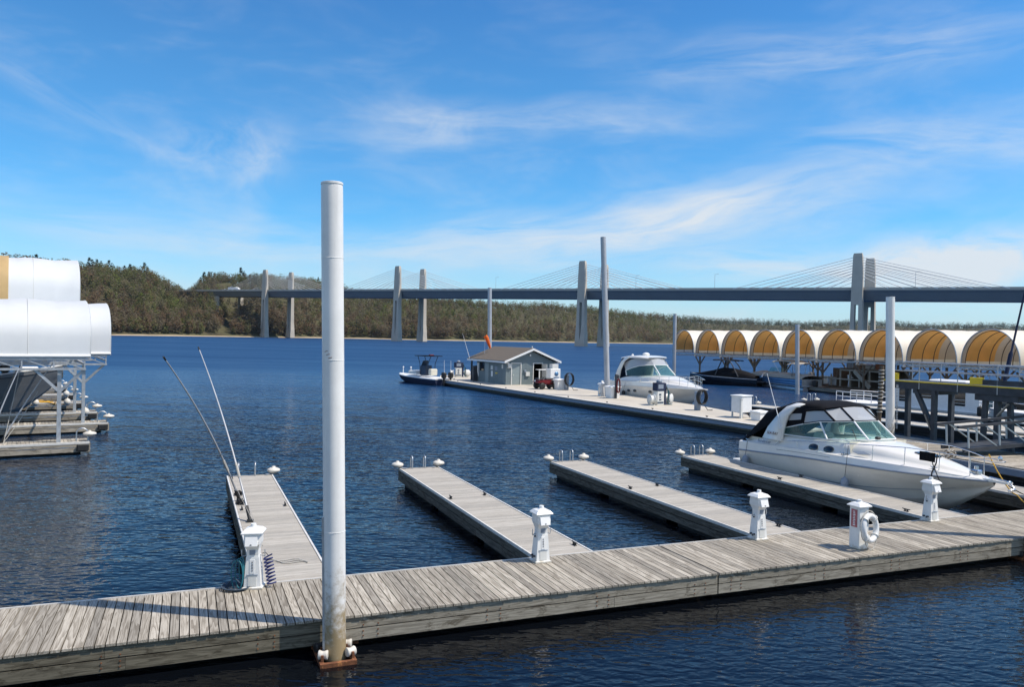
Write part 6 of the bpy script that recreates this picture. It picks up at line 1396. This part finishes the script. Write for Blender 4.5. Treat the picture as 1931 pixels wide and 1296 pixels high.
# ================================================================== white covers, docks and boat on the left
e_ = Vector((-.84, -.542, 0)).normalized(); ez = math.atan2(e_.y, e_.x); pz = Vector((e_.y, -e_.x, 0))
if pz.y < 0: pz = -pz
LD = [(168.5, 833.5), (204, 797), (183, 777), (157, 758.5), (140, 743.5), (124, 731), (110, 721)]
EN = [at(x, y, .5) for x, y in LD]
DL = ['nearest wooden dock at the left edge, with a white bumper wheel and a steel post', 'second wooden dock at the left edge, reaching farthest out into the water', 'third wooden dock at the left, partly shaded by the covers', 'fourth wooden dock at the left, with a yellow rope on its edge', 'fifth wooden dock at the left beside the bow of the grey boat', 'sixth wooden dock at the left behind the bow of the grey boat', 'farthest visible wooden dock at the left behind the grey boat']
for k, p in enumerate(EN):
    p.z = 0; o = thing('wooden_dock', DL[k], 'dock', p, ez, 'docks under the white covers on the left'); L = 13; z = .5; wid = 1.3
    sg = -1 if (Matrix.Rotation(ez, 3, 'Z') @ Vector((0, -1, 0)) - pz).length < .1 else 1     # local y sign that points away from the camera
    y0, y1 = sorted((0, sg * wid)); mb = MB(); x = 0
    while x < L: mb.b2((x + .006, y0, z - .04), (x + .144, y1, z + rn.uniform(-.003, .003))); x += .15
    mb.build('deck_boards', M['deck'], o)
    mb = MB(); fascia(mb, (0, 0, 0), (L, 0, 0), (0, -sg, 0), [(z - .19, z - .05), (z - .40, z - .22)], .05, 4); fascia(mb, (0, y0, 0), (0, y1, 0), (-1, 0, 0), [(z - .40, z - .045)]); mb.build('side_boards', M['dockold'], o)
    mb = MB(); mb.b2((0, -.06 if sg > 0 else -.05, z - .07), (L, .05 if sg > 0 else .06, z + .015)); mb.build('edge_strip', M['trim'], o)
    mb = MB(); mb.b2((.3, y0 + .15, -.25), (L, y1 - .15, z - .42)); mb.build('float', M['dark'], o)
    mb = MB(); dock_wheel(mb, (-.03, sg * .30 if k % 2 == 0 else sg * .1, z + .30), .26); mb.build('dock_wheel', M['wheelplastic'], o)
    mb = MB(); hoop(mb, (.45, sg * .35, z), (-1, 0, 0), .32, .42, .028); hp = mb.build('ladder_rail', M['alu'], o)
    mb = MB(); mb.rbox((.25, -sg * .14, z - .22), (.45, .10, .30), .04); mb.build('corner_bumper', M['rubber'], o)
for k, (ip_, fx_) in enumerate(((3, .9), (3, 2.6), (4, .5), (5, .4), (2, .6))):
    p = EN[ip_] + e_ * fx_ + Vector((0, 0, .55)) - pz * .35
    o = thing('round_buoy', ['pinkish white round buoy hanging on the fourth left dock', 'pale round buoy hanging beside the bow of the grey boat', 'small pale buoy on the fifth left dock', 'small pale buoy on the sixth left dock', 'pale buoy at the end of the third left dock'][k], 'buoy', p)
    mb = MB(); mb.lathe([(.02, .26), (.05, .22), (.15, .16), (.2, .02), (.17, -.12), (.06, -.2), (.02, -.2)], 16); mb.build('ball', M['wheelplastic'], o); mb = MB(); mb.tube([(0, 0, .24), (0, .1, .42)], .015, 5); mb.build('line', M['rope'], o)
o = thing('mooring_line', 'yellow rope heaped on the edge of the fourth left dock', 'rope', EN[3] + e_ * 2.0 + Vector((0, 0, .5))); mb = MB()
for k in range(4): mb.tube([Vector((.55 * math.cos(i * .7 + k) + e_.x * k * .3, .25 * math.sin(i * .9 + k), .03 + .03 * k - .1 * (i % 3 == 2))) for i in range(9)], .03, 5)
mb.build('strands', M['yrope'], o)
def white_cover(label, i0, zf, za, x0, LL, over=0.0, tan_=False):
    b0 = EN[i0] + e_ * x0; wv = (EN[i0 + 1] - EN[i0]); wv = pz * wv.dot(pz); hwid = wv.length / 2
    o = thing('white_boat_cover', label, 'boat cover', b0, ez, 'white boat covers on the left'); sg = -1 if (Matrix.Rotation(ez, 3, 'Z') @ Vector((0, -1, 0)) - pz).length < .1 else 1
    def sec(x, dz=0, sh=0):
        return [(x + sh * math.sin(math.pi * i / 22), sg * (hwid - hwid * math.cos(math.pi * i / 22)), zf + (za - zf) * math.sin(math.pi * i / 22) ** .56 + dz * math.sin(math.pi * i / 22)) for i in range(23)]
    mb = MB(); rows = []; n_ = int(LL / 1.9)
    for k in range(n_ * 6 + 1):
        x = LL * k / (n_ * 6); r = sec(x, -.08 * math.sin(math.pi * (k % 6) / 6) ** 2)
        if k < 9: r = [(px_, py_ + (.05 * math.sin(k * 2.1 + j * .25) + .03 * math.sin(k * 3.7)) * (1 - k / 9) * max(0, 1 - abs(j - 3) / 5), pz_ + (.03 * math.sin(j * .3 + k * 2.6)) * (1 if 0 < j < 10 else 0)) for j, (px_, py_, pz_) in enumerate(r)]
        rows.append(r)
    mb.loft(rows, 0, True); mb.build('cover', M['sail'], o)
    mb = MB()
    for k in range(n_ + 1): mb.tube([(px_, py_, pz_ + .004) for px_, py_, pz_ in sec(LL * k / n_)], .012, 5)
    mb.build('seams', M['offwhite'], o)
    mb = MB(); mb.add(sec(LL - .02), [tuple(range(23))]); mb.build('end_panel', M['sail'], o)
    for k in range(n_ + 1):
        x = LL * k / n_; mb = MB(); mb.tube([(px_, hwid * sg + (py_ - hwid * sg) * .985, pz_ - .05) for px_, py_, pz_ in sec(x)], .035, 6); mb.build('bow', M['galv'], o)
    mb = MB(); mb.tube([(0, -sg * .03, zf + .03), (LL, -sg * .03, zf + .0)], .07, 8); mb.build('hem', M['white'], o)
    if tan_: mb = MB(); mb.loft([[(x, y * 1.01 - sg * .03, z + .02) for x, y, z in sec(q)] for q in (3.35, LL)], 0, True); mb.build('tan_panel', M['tan2'], o)
    mb = MB(); za_, zb_ = zf - .08, zf - .50
    for y in (0, 2 * hwid * sg):
        for z in (za_, zb_): mb.beam((.15, y, z), (LL, y, z), .09, .09)
        for k in range(int(LL / 1.1)): mb.beam((.2 + 1.1 * k, y, zb_), (.2 + 1.1 * k, y, za_), .05); mb.beam((.2 + 1.1 * k, y, zb_), (1.3 + 1.1 * k, y, za_), .04)
    for x in (.2, LL * .33, LL * .66): mb.beam((x, 0, zb_ + .2), (x, 2 * hwid * sg, zb_ + .2), .08)
    mb.build('truss', M['galv'], o)
    for x in (1.1 - x0, 7.0):
        mb = MB(); mb.beam((x, sg * .25, .5), (x, sg * .25, zb_), .15, .15)
        for s in (-1, 1): mb.beam((x, sg * .25, zb_ - .95), (x + s * .9, sg * .05, zb_), .11, .11)
        mb.build('post', M['galv'], o)
    return o
M['tan2'] = pm('tan_cover', (.60, .42, .20), .6, 0, .08, 1.0, transl=.3)
white_cover('nearest white barrel-shaped boat cover at the left edge', 0, 4.02, 6.45, .02, 11)
white_cover('white barrel cover reaching farthest right, behind the nearest one', 1, 3.92, 6.55, -.05, 11)
white_cover('tall white barrel cover standing above and behind the others with a tan end', 2, 6.3, 9.25, .5, 14, 0, True) if False else None
tc_ = white_cover('tall white barrel cover standing above and behind the others with a tan end', 2, 6.4, 9.2, .95, 11, 0, True)
# grey-hulled boat between the third and fourth docks
bow = EN[2].lerp(EN[3], .52) + e_ * 1.4; bow.z = 0
gbt = thing('grey_boat', 'grey-hulled boat with its raked bow pointing out from under the covers', 'boat', bow, math.atan2(-e_.y, -e_.x))
HB = [(-11, 1.5, .1, -.4, 1.65, 1.9, 1.66, 2.1), (-7, 1.5, .12, -.5, 1.75, 1.95, 1.76, 2.15), (-4.5, 1.1, .2, -.4, 1.62, 2.1, 1.64, 2.32), (-3.0, .55, .35, -.2, 1.25, 2.26, 1.28, 2.50), (-2.2, .22, .45, .25, .95, 2.38, .98, 2.62), (-1.0, .08, 1.35, 1.25, .45, 2.56, .48, 2.80), (0, .02, 2.35, 2.25, .04, 2.72, .06, 2.98)]
sg_ = hull_parts(gbt, HB, (M['greyhull'], M['greyhull'], M['darksteel'])); mb = MB(); mb.loft([[(r[0], -r[6], r[7] - .01), (r[0], 0, r[7] + .06), (r[0], r[6], r[7] - .01)] for r in sg_], 0, True); mb.build('deck', M['offwhite'], gbt)
mb = MB(); mb.rbox((-6.2, 0, 2.7), (4.0, 2.4, 1.2), .12); mb.build('cabin', M['alu'], gbt)
for x in (-4.9, -5.9, -7.2): mb = MB(); mb.b2((x - .35, 1.2, 2.5), (x + .35, 1.215, 3.0)); mb.b2((x - .35, -1.215, 2.5), (x + .35, -1.2, 3.0)); mb.build('window', M['darkglass'], gbt)
mb = MB(); mb.rbox((-1.9, .1, 2.78), (1.3, .8, .22), .06); mb.build('bow_locker', M['white'], gbt)
mb = MB(); mb.rbox((-2.9, -.2, 2.82), (.5, .6, .5), .12); mb.build('winch', M['rubber'], gbt)
# whips tied on the nearest left dock
LG = 'mooring whips on the nearest left dock'
f1 = at(2, 836, .5); whip('mooring whip on the nearest left dock with its tip in front of the white cover', f1, aty(116, 663, f1.y + 1.0), None, .03, .15, LG)
f2 = at(-28, 850, .5); whip('mooring whip on the nearest left dock with its tip at the frame beam', f2, aty(38, 690, f2.y + 1.0), None, .03, .12, LG)
for k, (a_, b2_) in enumerate((((38, 692), (6, 838)), ((30, 700), (-20, 800)), ((72, 738), (4, 838)))):
    p0 = aty(*a_, f1.y + .9); p1 = at(*b2_, .5); o = thing('mooring_line', ['thin grey line hanging from a left whip tip to the dock', 'thin grey line crossing the grey hull down to the left edge', 'thin short line beside the right whip on the nearest left dock'][k], 'rope', p1); mb = MB(); mb.tube([p - p1 for p in sag(p0, p1, .08, 8)], .014, 5); mb.build('line', M['rope'], o)

# ================================================================== the air
mt = bpy.data.materials.new('haze_air'); mt.use_nodes = True; t = mt.node_tree; t.nodes.clear()
vo = t.nodes.new('ShaderNodeVolumePrincipled'); vo.inputs['Color'].default_value = (.62, .76, .95, 1); vo.inputs['Density'].default_value = .00003; vo.inputs['Anisotropy'].default_value = .2
ou = t.nodes.new('ShaderNodeOutputMaterial'); t.links.new(vo.outputs[0], ou.inputs['Volume'])
mb = MB(); mb.b2((-3600, -300, -1 - 5), (5600, 6100, 140)); hz = mb.build('haze', mt); hz['kind'] = 'stuff'
